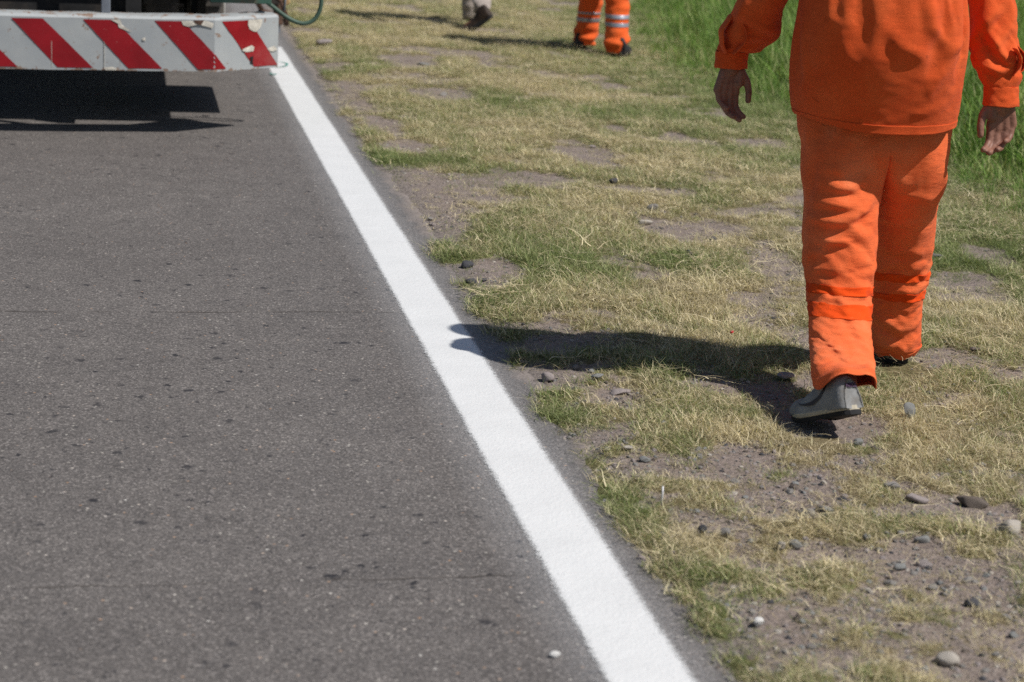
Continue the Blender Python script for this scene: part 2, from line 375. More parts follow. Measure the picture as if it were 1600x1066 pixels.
def scatter(name, P, rot, scl, tint, srcs, label, kind='stuff'):
    n = len(P); me = bpy.data.meshes.new(name); me.vertices.add(n); me.vertices.foreach_set('co', np.asarray(P, np.float32).ravel())
    def A(nm, typ, arr, key):
        at = me.attributes.new(nm, typ, 'POINT'); at.data.foreach_set(key, np.asarray(arr).ravel())
    A('irot', 'FLOAT_VECTOR', np.asarray(rot, np.float32), 'vector'); A('iscl', 'FLOAT', np.asarray(scl, np.float32), 'value')
    A('tint', 'FLOAT', np.asarray(tint, np.float32), 'value'); A('jit', 'FLOAT', RNG.random(n).astype(np.float32), 'value')
    A('vi', 'INT', RNG.integers(0, len(srcs), n).astype(np.int32), 'value')
    me.update(); o = bpy.data.objects.new(name, me); COL.objects.link(o)
    c = bpy.data.collections.new(name + '_source')
    for s in srcs: c.objects.link(s)
    g = bpy.data.node_groups.new(name + '_scatter', 'GeometryNodeTree')
    g.interface.new_socket('Geometry', in_out='INPUT', socket_type='NodeSocketGeometry'); g.interface.new_socket('Geometry', in_out='OUTPUT', socket_type='NodeSocketGeometry')
    gi = g.nodes.new('NodeGroupInput'); go = g.nodes.new('NodeGroupOutput'); ip = g.nodes.new('GeometryNodeInstanceOnPoints')
    ci = g.nodes.new('GeometryNodeCollectionInfo'); ci.inputs[0].default_value = c; ci.inputs[1].default_value = True; ci.inputs[2].default_value = True
    def na(nm, typ):
        q = g.nodes.new('GeometryNodeInputNamedAttribute'); q.data_type = typ; q.inputs[0].default_value = nm; return q.outputs[0]
    L = g.links.new; L(gi.outputs[0], ip.inputs['Points']); L(ci.outputs[0], ip.inputs['Instance']); ip.inputs['Pick Instance'].default_value = True
    L(na('vi', 'INT'), ip.inputs['Instance Index']); L(na('irot', 'FLOAT_VECTOR'), ip.inputs['Rotation']); L(na('iscl', 'FLOAT'), ip.inputs['Scale'])
    L(ip.outputs[0], go.inputs[0])
    md = o.modifiers.new('scatter', 'NODES'); md.node_group = g
    tag(o, label, kind=kind); return o
def sample(n, ymin, ymax, xmin, xmax, pw=1.0):
    u = RNG.random(n); y = ymin + (ymax - ymin) * u ** pw; x = RNG.uniform(xmin, xmax, n); return x, y
# frame limits of the ground in view, with margin
def in_view(x, y): return (x < .93 + .43 * (y + .4) + .3)
x, y = sample(520000, 3.0, 22, 1.12, 9.5, 1.45)
k = in_view(x, y); x, y = x[k], y[k]
cv = cover_f(x, y); cj = np.clip(cv + RNG.normal(0, .13, len(x)) * (x > 1.2), 0, 1); keep = RNG.random(len(x)) < (cj ** 1.2) * np.interp(y, [3, 8, 22], [1, .9, .6]) + .07 * (x > 1.22); keep &= (x < tall_edge(y) + .6)
x, y, cv = x[keep], y[keep], cv[keep]
z = verge_z(x, y, cv); n = len(x); print('short tufts', n)
srcs = [tuft('tuft_%c' % (97 + i), 15, .04, .02, .065, .0020, .5, 1.55, GRASS, 100 + i) for i in range(8)]
g_ = green_f(x, y); tread = np.ones(n)
for fx, fy in ((2.405, 5.93), (1.94, 5.24), (3.37, 15.35), (3.6, 14.85), (2.75, 16.5)): tread = np.minimum(tread, .25 + .75 * sstep(.06, .17, np.hypot(x - fx, (y - fy) * .7)))
scatter('short_grass', np.stack([x, y, z], 1), np.stack([RNG.normal(0, .12, n), RNG.normal(0, .12, n), RNG.uniform(0, 6.283, n)], 1), RNG.uniform(.55, 1.25, n) * (.75 + .7 * fbm(x * 9, y * 7, 3, 51) * (.7 + .6 * g_)) * np.interp(y, [3, 5, 6.5], [.72, .85, 1.0]) * tread * (.55 + .45 * cv), g_, srcs, 'short mown grass, part green and part dry, on the verge')
# loose straws and cut stalks lying flat
x, y = sample(60000, 3.0, 18, 1.2, 6, 1.3); k = in_view(x, y) & (x < tall_edge(y) + .2); x, y = x[k], y[k]
dn = fbm(x * 1.6, y * 1.6, 3, 60); cv = cover_f(x, y); k = RNG.random(len(x)) < (sstep(.38, .62, dn) * .8 + .12) * (.22 + .78 * cv); x, y = x[k], y[k]
cv = cover_f(x, y); z = verge_z(x, y, cv) + .012 + .014 * cv; n = len(x)
srcs = [tuft('straw_%c' % (97 + i), 3, .05, .05, .16, .0027, 1.3, 1.62, GRASS, 200 + i, 5) for i in range(6)]
scatter('dry_straw', np.stack([x, y, z], 1), np.stack([RNG.normal(0, .12, n), RNG.normal(0, .12, n), RNG.uniform(0, 6.283, n)], 1), RNG.uniform(.6, 1.25, n) * np.interp(y, [3, 5, 6.5], [.6, .8, 1.0]), np.full(n, .0), srcs, 'loose dry straws scattered over the cut grass')
# tall green grass
x, y = sample(80000, 4.0, 30, 3.4, 16, 1.15); k = (x < .93 + .43 * y + 1.5) & (x > tall_edge(y) + .35 * (fbm(x * 2, y * 2, 3, 70) - .62)); x, y = x[k], y[k]
z = verge_z(x, y); n = len(x); ins = sstep(-.1, .9, x - tall_edge(y)); print('tall', n)
srcs = [tuft('tall_tuft_%c' % (97 + i), 14, .08, .09, .32, .0085, .05, .95, TALL, 300 + i, 5) for i in range(8)]
scatter('tall_grass', np.stack([x, y, z], 1), np.stack([RNG.normal(0, .1, n), RNG.normal(0, .1, n), RNG.uniform(0, 6.283, n)], 1), (.35 + .7 * ins) * RNG.uniform(.75, 1.2, n), .80 + .20 * ins * RNG.random(n), srcs, 'long bright green grass at the far side of the verge')

# ------------------------------------------------------------------ stones
def mat_stone(name, c1, c2, sc=40):
    M = N(name); c = M.coord(); a = M.noise(c, sc, 5, .65); b = M.noise(c, sc * 5, 3)
    col = M.mix(.35, M.ramp(a, [(.3, c1), (.7, c2)]), M.ramp(b, [(.3, c1), (.7, c2)]))
    return M.fin(M.bsdf(col, .8, .3, normal=M.bump(M.math('ADD', a, M.math('MULTIPLY', b, .5)), .6, .003)))
SM = {'dark': mat_stone('dark_stone', (.035, .036, .042), (.085, .085, .095)), 'grey': mat_stone('grey_stone', (.15, .14, .13), (.28, .265, .25)),
      'blue': mat_stone('bluish_stone', (.15, .152, .15), (.27, .275, .27)), 'mauve': mat_stone('mauve_stone', (.22, .185, .18), (.34, .3, .29)),
      'pale': mat_stone('pale_stone', (.27, .245, .215), (.50, .46, .41)), 'brown': mat_stone('brown_stone', (.08, .065, .055), (.17, .14, .12)),
      'white': mat_stone('white_stone', (.5, .5, .5), (.8, .79, .76))}
def rock_mesh(name, seed, sub=3, flat=.55, facets=7, sharp=.6):
    rg = random.Random(seed); bm = bmesh.new(); bmesh.ops.create_icosphere(bm, subdivisions=sub, radius=.5)
    pl = []
    for _ in range(facets):
        v = Vector((rg.gauss(0, 1), rg.gauss(0, 1), rg.gauss(0, .8))).normalized(); pl.append((v, rg.uniform(.24, .42)))
    off = Vector((rg.uniform(0, 50),) * 3)
    for v in bm.verts:
        for nrm, d in pl:
            e = v.co.dot(nrm) - d
            if e > 0: v.co -= nrm * e * sharp
        from mathutils import noise
        v.co *= 1 + .14 * noise.noise(v.co * 2.5 + off) + .06 * noise.noise(v.co * 7 + off)
        v.co.z *= flat
    me = bpy.data.meshes.new(name); bm.to_mesh(me); bm.free()
    me.polygons.foreach_set('use_smooth', [sub > 2] * len(me.polygons)); return me
def stone(px, py, w, mat, label, asp=.75, flat=.6, rz=0., sink=.25, seed=0, name='stone', zoff=0., tilt=0., cat='stone', grp='loose stones on the roadside verge', sharp=.6):
    me = rock_mesh(name, seed, 3, flat, 11, sharp); me.materials.append(SM[mat])
    o = bpy.data.objects.new(name, me); COL.objects.link(o)
    zz = float(verge_z(np.array([px]), np.array([py]))[0]) if px > 1.15 else 0.0
    cvv = float(cover_f(np.array([px]), np.array([py]))[0]) if px > 1.15 else 0.
    h = w * flat
    o.location = (px, py, zz + h * (.56 - sink) + zoff + .008 * cvv); o.scale = (w, w * asp, w); o.rotation_euler = (tilt, tilt * .4, rz)
    return tag(o, label, cat, grp)
STN = [
 (1.26,7.46,.052,'dark','round black stone on bare soil, upper of the two dark stones right of the line',.8,.7,.2,'s1'),
 (1.23,7.19,.055,'dark','flatter dark stone by a grass edge, just below the round black one',.7,.5,.5,0),
 (1.285,7.22,.03,'dark','small dark chip on bare soil, right next to the flatter dark stone',.6,.5,0,0),
 (1.25,5.86,.048,'mauve','blocky grey-mauve stone on soil just below the tip of the big shadow',.9,.75,.1,0),
 (1.36,5.97,.027,'grey','small round grey pebble at the lower rim of the big shadow',.9,.8,0,0),
 (1.40,5.92,.022,'blue','tiny bluish pebble beside the round one below the big shadow',.8,.7,0,0),
 (1.43,5.68,.078,'mauve','wide flat mauve slab half sunk in grass below the big shadow',.7,.28,.3,0),
 (1.395,5.82,.052,'blue','flat bluish stone between the mauve slab and the big shadow',.7,.4,.2,0),
 (2.25,9.29,.056,'dark','angular black stone alone on a bare patch in mid verge',.6,.55,.2,0),
 (2.27,8.61,.058,'grey','rounded grey stone on grass edge, farther of the two at the central bare patch',.7,.65,0,0),
 (2.16,8.32,.078,'pale','pale smooth stone at the left end of the central bare patch',.6,.4,.1,0),
 (2.17,7.63,.034,'dark','small upright dark stone in dry grass below the central bare patch',.8,.9,0,0),
 (1.26,8.42,.034,'grey','small grey stone on the bare strip, farther of a close pair near the line',.8,.6,0,0),
 (1.25,8.30,.036,'mauve','small mauve stone on the bare strip, nearer of a close pair near the line',.8,.6,0,0),
 (2.37,7.99,.036,'dark','little dark stone on the soil at the lower side of the central bare patch',.8,.6,0,0),
 (2.21,5.36,.050,'blue','light blue-grey stone standing on edge below the raised grey shoe',.35,1.0,.1,0),
 (1.97,5.78,.070,'mauve','flat mauve stone lying in the leg shadow just left of the grey shoe',.7,.35,.2,0),
 (2.10,4.63,.086,'brown','large dark brown wedge-shaped stone near the right edge',.6,.5,-.5,0),
 (2.11,4.41,.066,'pale','whitish rough round stone at the right edge',.9,.85,.4,0),
 (1.93,4.75,.062,'grey','grey oval stone, left of a pair lying near the brown wedge stone',.6,.5,.1,0),
 (1.96,4.66,.074,'mauve','long flat mauve stone, right of a pair lying near the brown wedge stone',.5,.35,-.3,0),
 (1.39,4.41,.042,'grey','oval grey stone on bare soil, right of a dark pebble, low on the verge',.7,.6,0,0),
 (1.34,4.43,.028,'dark','dark round pebble on bare soil near the grass edge, low on the verge',.8,.8,0,0),
 (1.50,4.32,.028,'pale','pale pebble touching a blue-grey stone on the lower verge',.8,.8,0,0),
 (1.545,4.35,.044,'blue','blue-grey stone with a pale pebble touching its left side',.7,.6,.4,0),
 (1.31,3.88,.028,'white','small bright white pebble on bare soil near the bottom',.9,.8,0,0),
 (1.35,5.03,.040,'blue','bluish stone among small gravel on the patch right of the line',.7,.5,0,0),
 (1.32,5.11,.036,'pale','pale flat stone, upper one of the gravel patch right of the line',.7,.5,0,0),
 (1.97,5.11,.028,'blue','single blue-grey pebble in dry grass straight below the grey shoe',.8,.8,0,0),
 (1.65,4.58,.048,'grey','grey stone, left of two touching stones in the middle of the lower verge',.7,.6,.2,0),
 (1.705,4.60,.056,'blue','blue-grey slab, right of two touching stones in the middle of the lower verge',.6,.45,-.4,0),
 (1.87,4.37,.046,'blue','smooth blue-grey stone left of the whitish rough stone',.6,.5,.1,0),
 (1.73,4.37,.026,'blue','tiny slate-coloured pebble between two dry grass clumps of the lower verge',.7,.7,0,0),
 (1.64,3.65,.066,'pale','beige rounded stone close to the bottom edge of the picture',.7,.5,.2,0),
 (2.73,6.12,.048,'brown','low brown stone in dry grass to the right of the walking worker',.6,.4,.2,0),
 (3.19,7.64,.085,'grey','long thin grey stone in grass right of the trouser leg',.35,.3,-.6,0),
 (1.74,4.19,.042,'blue','blue-grey flake, left one of the stony patch at the lower right',.7,.5,.3,0),
 (1.81,4.21,.042,'mauve','mauve flake, right one of the stony patch at the lower right',.7,.5,-.3,0),
 (1.82,3.95,.044,'dark','dark slate piece at the lower end of the stony patch',.6,.5,-.3,0),
 (2.40,10.41,.046,'mauve','mauve stone on the far bare patch in mid verge',.7,.4,0,0),
 (1.77,4.06,.036,'grey','grey chip in the middle of the stony patch at the lower right',.7,.5,.7,0),
 (1.87,4.10,.036,'grey','grey flat chip at the right rim of the stony patch',.7,.4,.1,0),
 (1.91,12.45,.075,'grey','grey half-buried stone on a bare patch beyond the green clumps',.6,.35,0,0),
 (2.0,14.0,.11,'blue','flat blue-grey stone on the farthest bare patch',.5,.2,0,0),
]
for i, (px, py, w, mt, lb, asp, fl, rz, _) in enumerate(STN):
    stone(px, py, w, mt, lb, asp, fl, rz, seed=500 + i, tilt=random.uniform(-.12, .12), sharp=.55 if 'round' in lb or 'smooth' in lb else .97)
stone(.85, 3.77, .026, 'white', 'white paint-splashed pebble on the asphalt left of the line', .7, .6, .3, sink=.12, seed=901, name='pebble', cat='pebble', grp='pebbles on the asphalt')
# pebbles too many to count
x, y = sample(90000, 3.1, 16, 1.14, 4.2, 1.6); k = in_view(x, y); x, y = x[k], y[k]; cv = cover_f(x, y)
pr = np.where(cv < .6, 1.0, .07) * (.35 + .65 * sstep(.35, .6, fbm(x * 4, y * 4, 3, 90))) * np.interp(y, [3, 5.5, 7, 16], [1, .8, .32, .25])
k = RNG.random(len(x)) < pr; x, y, cv = x[k], y[k], cv[k]; n = len(x); print('gravel', n)
sc_ = .004 + .017 * RNG.random(n) ** 3 + .016 * RNG.random(n) * (RNG.random(n) < .08) * (y < 7)
srcs = []
for i, mt in enumerate(['grey', 'blue', 'mauve', 'dark', 'grey', 'pale', 'mauve', 'brown']):
    me = rock_mesh('gravel_piece', 700 + i, 2, .6, 9, .97); me.materials.append(SM[mt]); srcs.append(bpy.data.objects.new('gravel_piece_%c' % (97 + i), me))
scatter('gravel', np.stack([x, y, verge_z(x, y, cv) + sc_ * .02], 1), np.stack([RNG.normal(0, .25, n), RNG.normal(0, .25, n), RNG.uniform(0, 6.283, n)], 1), sc_, np.zeros(n), srcs, 'small loose gravel on the bare patches of the verge')
# clods on the bare soil

# ------------------------------------------------------------------ garment data
RINGS = {"pelvis": [[2.1881, 5.78, 0.9855, 0.2122, 0.1273], [2.1883, 5.78, 0.9191, 0.2261, 0.1356], [2.1886, 5.775, 0.8531, 0.2341, 0.1405], [2.1892, 5.765, 0.7971, 0.2314, 0.1388], [2.1904, 5.755, 0.7661, 0.2275, 0.1365]], "lleg": [[2.0736, 5.725, 0.7381, 0.121, 0.1149], [2.081, 5.725, 0.6771, 0.1156, 0.1098], [2.0853, 5.72, 0.6204, 0.113, 0.1096], [2.0856, 5.715, 0.5635, 0.1122, 0.1099], [2.084, 5.7, 0.489, 0.1113, 0.1091], [2.0817, 5.685, 0.4339, 0.1094, 0.1072], [2.0766, 5.665, 0.3799, 0.1007, 0.0987], [2.0717, 5.635, 0.3283, 0.0957, 0.0938], [2.0519, 5.56, 0.2686, 0.09, 0.0864], [2.0331, 5.49, 0.2283, 0.0891, 0.0856], [2.0077, 5.4, 0.1944, 0.0888, 0.087], [1.9841, 5.31, 0.1715, 0.0875, 0.0875], [1.9748, 5.265, 0.1522, 0.0878, 0.0896]], "rleg": [[2.2969, 5.73, 0.7412, 0.1124, 0.1034], [2.3079, 5.76, 0.6747, 0.1065, 0.1044], [2.3174, 5.8, 0.6092, 0.1036, 0.114], [2.3379, 5.86, 0.5391, 0.102, 0.1071], [2.3552, 5.91, 0.4493, 0.1031, 0.1031], [2.3637, 5.935, 0.3833, 0.1028, 0.1028], [2.3663, 5.94, 0.3209, 0.0941, 0.0941], [2.372, 5.95, 0.2569, 0.0845, 0.0845], [2.385, 5.96, 0.1717, 0.0778, 0.0778], [2.3951, 5.97, 0.1066, 0.0741, 0.0778], [2.4042, 5.985, 0.0818, 0.0733, 0.0806], [2.3991, 5.985, 0.0566, 0.0622, 0.0696]], "torso": [[2.1794, 5.75, 0.8431, 0.2323, 0.1788], [2.1773, 5.75, 0.8659, 0.2377, 0.1807], [2.1718, 5.742, 0.8934, 0.2428, 0.1821], [2.1635, 5.73, 0.9344, 0.2475, 0.1832], [2.1509, 5.705, 1.0028, 0.2523, 0.1817], [2.1454, 5.68, 1.0686, 0.2543, 0.1805], [2.1447, 5.66, 1.1314, 0.25, 0.175], [2.1343, 5.65, 1.1922, 0.2388, 0.1672], [2.1246, 5.65, 1.2645, 0.2298, 0.1563], [2.1262, 5.68, 1.3348, 0.2312, 0.148], [2.1323, 5.71, 1.3875, 0.2208, 0.1281], [2.1394, 5.75, 1.4273, 0.1591, 0.0986], [2.1543, 5.79, 1.457, 0.079, 0.0711], [2.1545, 5.8, 1.4839, 0.0651, 0.0684]], "lsl": [[1.9469, 5.74, 1.3754, 0.0662, 0.0728], [1.9106, 5.745, 1.3231, 0.0663, 0.0663], [1.8631, 5.76, 1.2568, 0.0629, 0.0629], [1.8298, 5.78, 1.2084, 0.0678, 0.0678], [1.8139, 5.8, 1.1693, 0.0718, 0.0682], [1.8115, 5.83, 1.1295, 0.077, 0.0693], [1.8111, 5.85, 1.0995, 0.0839, 0.0713], [1.8106, 5.87, 1.0694, 0.0871, 0.0697], [1.7992, 5.885, 1.0448, 0.0779, 0.0607], [1.7861, 5.895, 1.0226, 0.0628, 0.049], [1.7708, 5.9, 1.0084, 0.0476, 0.0381]], "rsl": [[2.3571, 5.76, 1.3893, 0.0691, 0.076], [2.4089, 5.76, 1.3304, 0.0675, 0.0675], [2.4603, 5.75, 1.268, 0.0667, 0.0667], [2.4996, 5.73, 1.1964, 0.0706, 0.0706], [2.5019, 5.71, 1.1424, 0.0696, 0.0696], [2.5002, 5.69, 1.0883, 0.0723, 0.0687], [2.5017, 5.675, 1.0433, 0.0751, 0.0676], [2.5072, 5.66, 1.0077, 0.0732, 0.0622], [2.5114, 5.65, 0.9847, 0.0656, 0.0525], [2.5142, 5.645, 0.9666, 0.0572, 0.0457], [2.5134, 5.64, 0.9541, 0.0497, 0.0397]], "lcuff": [[1.7689, 5.9, 1.0083, 0.0476, 0.0381], [1.7716, 5.91, 0.9577, 0.0478, 0.0382]], "rcuff": [[2.5152, 5.64, 0.956, 0.0497, 0.0397], [2.5161, 5.63, 0.8991, 0.0525, 0.042]]}
FOLDS = {'L': [([(1.982, 0.659), (2.06, 0.645), (2.132, 0.674)], 0.011, 0.01), ([(1.939, 0.606), (2.033, 0.6), (2.132, 0.582)], 0.01, 0.01), ([(1.935, 0.555), (2.018, 0.547), (2.104, 0.57), (2.146, 0.605)], 0.011, 0.011), ([(1.998, 0.697), (2.084, 0.709)], 0.008, 0.009), ([(1.956, 0.481), (2.088, 0.501)], 0.006, 0.012), ([(1.906, 0.298), (1.976, 0.242), (2.024, 0.172)], 0.009, 0.013), ([(1.902, 0.198), (1.96, 0.23)], 0.008, 0.012), ([(2.032, 0.364), (2.073, 0.232), (2.085, 0.137)], 0.006, 0.012), ([(1.971, 0.413), (2.127, 0.423)], 0.004, 0.01)], 'R': [([(2.242, 0.529), (2.335, 0.517), (2.393, 0.545)], 0.01, 0.011), ([(2.267, 0.431), (2.393, 0.414)], 0.009, 0.011), ([(2.308, 0.336), (2.408, 0.377)], 0.01, 0.012), ([(2.285, 0.207), (2.368, 0.154), (2.432, 0.175)], 0.011, 0.012), ([(2.301, 0.114), (2.372, 0.087), (2.423, 0.104)], 0.01, 0.011), ([(2.374, 0.58), (2.391, 0.648), (2.377, 0.705)], 0.008, 0.012), ([(2.283, 0.269), (2.397, 0.28)], 0.006, 0.01), ([(2.214, 0.626), (2.347, 0.608)], 0.008, 0.012)], 'J': [([(2.085, 1.137), (2.135, 1.075), (2.209, 1.044)], 0.02, 0.022), ([(2.19, 1.238), (2.224, 1.131), (2.283, 1.074)], 0.022, 0.02), ([(2.299, 1.034), (2.255, 0.969), (2.238, 0.913)], 0.014, 0.018), ([(1.88, 1.139), (1.904, 1.041), (1.896, 0.959)], 0.01, 0.016), ([(1.949, 0.876), (2.048, 0.845), (2.162, 0.854)], 0.007, 0.012), ([(2.271, 1.049), (2.344, 1.093)], 0.016, 0.016), ([(2.207, 0.874), (2.301, 0.904)], 0.009, 0.014), ([(1.944, 1.23), (1.935, 1.122)], 0.01, 0.02)], 'SL': [([(1.742, 1.13), (1.814, 1.086), (1.879, 1.078)], 0.01, 0.012), ([(1.754, 1.051), (1.831, 1.06)], 0.012, 0.01), ([(1.756, 1.171), (1.751, 1.116)], 0.008, 0.012)], 'SR': [([(2.461, 1.113), (2.491, 1.049), (2.52, 1.022)], 0.014, 0.012), ([(2.426, 1.029), (2.483, 0.999), (2.532, 1.007)], 0.012, 0.01), ([(2.538, 1.077), (2.518, 1.025)], 0.012, 0.009), ([(2.446, 1.127), (2.491, 1.175)], 0.012, 0.014)]}
# garment base topology. needs numpy as np, RINGS
def interp_rings(R_, n):
    R_ = np.array(R_, float); d = np.r_[0, np.cumsum(np.linalg.norm(np.diff(R_[:, :3], axis=0), axis=1))]
    t = np.linspace(0, d[-1], n); out = np.zeros((n, 5))
    # catmull-rom (non uniform, hermite)
    m = np.gradient(R_, d, axis=0)
    for i, tt in enumerate(t):
        k = min(max(np.searchsorted(d, tt) - 1, 0), len(d) - 2); h = d[k + 1] - d[k]; u = (tt - d[k]) / h
        out[i] = (2*u**3-3*u**2+1)*R_[k] + (u**3-2*u**2+u)*h*m[k] + (-2*u**3+3*u**2)*R_[k+1] + (u**3-u**2)*h*m[k+1]
    return out
def ring_pts(r, ang, e=2.0):
    ca, sa = np.cos(ang), np.sin(ang)
    return np.stack([r[0] + r[3] * np.sign(ca) * np.abs(ca) ** (2 / e), r[1] + r[4] * np.sign(sa) * np.abs(sa) ** (2 / e), np.full_like(ang, r[2])], 1)
def grid_faces(base, nr, nc, closed=True):
    F = []
    for i in range(nr - 1):
        for k in range(nc if closed else nc - 1):
            k2 = (k + 1) % nc
            F.append((base + i * nc + k, base + i * nc + k2, base + (i + 1) * nc + k2, base + (i + 1) * nc + k))
    return F
NP_, NL_, MC_ = 20, 56, 9
def pants_base():
    V = []; F = []
    pr = interp_rings(RINGS['pelvis'], NP_)
    ang = -np.pi / 2 - 2 * np.pi * np.arange(64) / 64       # back centre, then left(-X), front, right
    for r in pr: V.append(ring_pts(r, ang, 2.15))
    F += grid_faces(0, NP_, 64)
    b = (NP_ - 1) * 64; last = V[-1]; nv = NP_ * 64
    fr, bk = last[32], last[0]; cr = []
    for j in range(MC_):
        u = (j + 1) / (MC_ + 1); p = fr * (1 - u) + bk * u; p = p.copy(); p[2] -= .035 * np.sin(np.pi * u); cr.append(p)
    V.append(np.array(cr)); ci = list(range(nv, nv + MC_)); nv += MC_
    loopL = [b + k for k in range(33)] + ci
    loopR = [b + k for k in range(32, 64)] + [b] + ci[::-1]
    top = np.concatenate(V)
    for key, loop, sgn in (('lleg', loopL, 1), ('rleg', loopR, -1)):
        rr = interp_rings(RINGS[key], NL_); n = len(loop)
        # angle per loop vertex
        a = -np.radians(38) - 2 * np.pi * (np.arange(n) / n)
        if sgn < 0: a = np.radians(90 + 52) - 2 * np.pi * (np.arange(n) / n)
        prev = loop; tp = top[loop]
        for i, r in enumerate(rr):
            P = ring_pts(r, a)
            w = max(0, 1 - i / 9.) ** 1.5; 
            if i < 9:
                Q = tp.copy(); Q[:, 2] += r[2] - tp[:, 2].mean() + (tp[:, 2] - tp[:, 2].mean()) * (w - 1); P = P * (1 - w) + Q * w
            V.append(P); cur = list(range(nv, nv + n)); nv += n
            for k in range(n):
                k2 = (k + 1) % n; F.append((prev[k], prev[k2], cur[k2], cur[k]))
            prev = cur
    return np.concatenate(V), F
NT_, NTC_, NS_, NSC_ = 56, 84, 44, 36
def jacket_base():
    V = []; F = []; nv = 0
    rr = interp_rings(RINGS['torso'], NT_); a = -np.pi / 2 - 2 * np.pi * np.arange(NTC_) / NTC_
    for i, r in enumerate(rr):
        P = ring_pts(r, a, 2.3)
        w = np.exp(-i / 2.5)     # curved hem: lower in the middle of the back
        P[:, 2] += w * (.030 * (np.abs(np.cos(a)) ** 2.5))
        V.append(P)
    F += grid_faces(0, NT_, NTC_); nv = NT_ * NTC_
    for key in ('lsl', 'rsl'):
        rr = interp_rings(RINGS[key], NS_); a = -np.pi / 2 - 2 * np.pi * np.arange(NSC_) / NSC_
        for r in rr: V.append(ring_pts(r, a))
        F += grid_faces(nv, NS_, NSC_); nv += NS_ * NSC_
    return np.concatenate(V), F

# ------------------------------------------------------------------ let the cloth crease by a short simulation
def settle(which, thick_k, stiff, g0, g1, frames):
    """drop the modelled garment on its wearer for a few frames; the cloth has some surplus, so it creases"""
    V, F = pants_base() if which == 'trousers' else jacket_base()
    if which != 'trousers':
        nt = NT_ * NTC_
        if which == 'torso': V = V[:nt]; F = [f for f in F if max(f) < nt]
        else: V = V[nt:]; F = [tuple(i - nt for i in f) for f in F if min(f) >= nt]
    sc2 = bpy.data.scenes.new('settling'); rng = np.random.default_rng(3); V0 = V.copy(); made = []
    me = bpy.data.meshes.new('cloth'); me.from_pydata((V + rng.normal(0, .0008, V.shape)).tolist(), [], F); me.update()
    o = bpy.data.objects.new('cloth', me); sc2.collection.objects.link(o); made.append(o)
    vg_ = o.vertex_groups.new(name='pin'); pin = lambda idx: vg_.add([int(i) for i in idx], 1.0, 'REPLACE')
    if which == 'trousers':
        pin(range(0, 64 * 3)); b0 = 64 * NP_ + MC_
        for L in range(2): b = b0 + L * NL_ * 42; pin(range(b + (NL_ - 2) * 42, b + NL_ * 42))
    elif which == 'torso': pin(range((NT_ - 20) * NTC_, NT_ * NTC_))
    else:
        for L in range(2): b = L * NS_ * NSC_; pin(range(b, b + 12 * NSC_)); pin(range(b + (NS_ - 2) * NSC_, b + NS_ * NSC_))
    for key, k in {'trousers': (('pelvis', .90), ('lleg', .76), ('rleg', .76)), 'torso': (('torso', .86),), 'sleeves': (('lsl', .6), ('rsl', .6))}[which]:
        rr = interp_rings(RINGS[key], 30); a = np.linspace(0, 2 * np.pi, 20, endpoint=False)[::-1]
        VV = np.concatenate([ring_pts(np.r_[r[:3], r[3:] * k], a) for r in rr]); FF = grid_faces(0, 30, 20)
        if rr[-1][2] > rr[0][2]: FF = [f[::-1] for f in FF]
        m_ = bpy.data.meshes.new('wearer'); m_.from_pydata(VV.tolist(), [], FF); ob = bpy.data.objects.new('wearer', m_); sc2.collection.objects.link(ob); made.append(ob)
        ob.modifiers.new('c', 'COLLISION'); ob.collision.thickness_outer = .006; ob.collision.thickness_inner = .05; ob.collision.cloth_friction = 8
    md = o.modifiers.new('cloth', 'CLOTH'); s = md.settings
    s.quality = 7; s.mass = .25; s.tension_stiffness = 25; s.compression_stiffness = 25; s.shear_stiffness = 8; s.bending_stiffness = stiff; s.bending_model = 'ANGULAR'
    s.vertex_group_mass = 'pin'; s.pin_stiffness = 1; s.air_damping = 2; s.shrink_min = g0; s.shrink_max = g1
    sg = o.vertex_groups.new(name='surplus'); s.vertex_group_shrink = 'surplus'
    rg = np.random.default_rng(8); T3 = rg.random((64, 64, 64)); P = V * np.array([9, 9, 11.]) + 30; i_ = np.floor(P).astype(int); f_ = P - i_; f_ = f_ * f_ * (3 - 2 * f_); nn = 0
    for a in (0, 1):
        for b in (0, 1):
            for c in (0, 1): nn = nn + T3[(i_[:, 0] + a) % 64, (i_[:, 1] + b) % 64, (i_[:, 2] + c) % 64] * np.where(a, f_[:, 0], 1 - f_[:, 0]) * np.where(b, f_[:, 1], 1 - f_[:, 1]) * np.where(c, f_[:, 2], 1 - f_[:, 2])
    z = V[:, 2]
    if which == 'trousers': w = (.25 + .9 * np.exp(-((z - .50) / .13) ** 2) + .75 * np.exp(-((z - .17) / .05) ** 2) + .3 * np.exp(-((z - .30) / .06) ** 2)) * np.clip((nn - .25) * 2.2, .05, 1)
    elif which == 'torso': w = .35 + .9 * np.clip((nn - .35) * 2, 0, 1)
    else: w = .3 + np.clip((nn - .3) * 2, 0, 1) * np.clip((1.25 - z) / .12, .2, 1)
    for i, x_ in enumerate(np.clip(w, 0, 1)): sg.add([i], float(x_), 'REPLACE')
    md.collision_settings.collision_quality = 2; md.collision_settings.use_self_collision = False; md.point_cache.frame_end = frames
    for f in range(1, frames + 1): sc2.frame_set(f)
    dg = sc2.view_layers[0].depsgraph; ev = o.evaluated_get(dg); W_ = np.zeros(len(V) * 3, np.float32); ev.data.vertices.foreach_get('co', W_); W_ = W_.reshape(-1, 3).astype(float)
    for q in made: bpy.data.objects.remove(q)
    bpy.data.scenes.remove(sc2)
    d = W_ - V0; print('settled', which, round(float(np.abs(d).mean()), 4), round(float(np.abs(d).max()), 4))
    if not np.isfinite(d).all() or np.abs(d).max() > .12: d = np.zeros_like(d)
    return V0 + d
import time as _t; _t0 = _t.time()
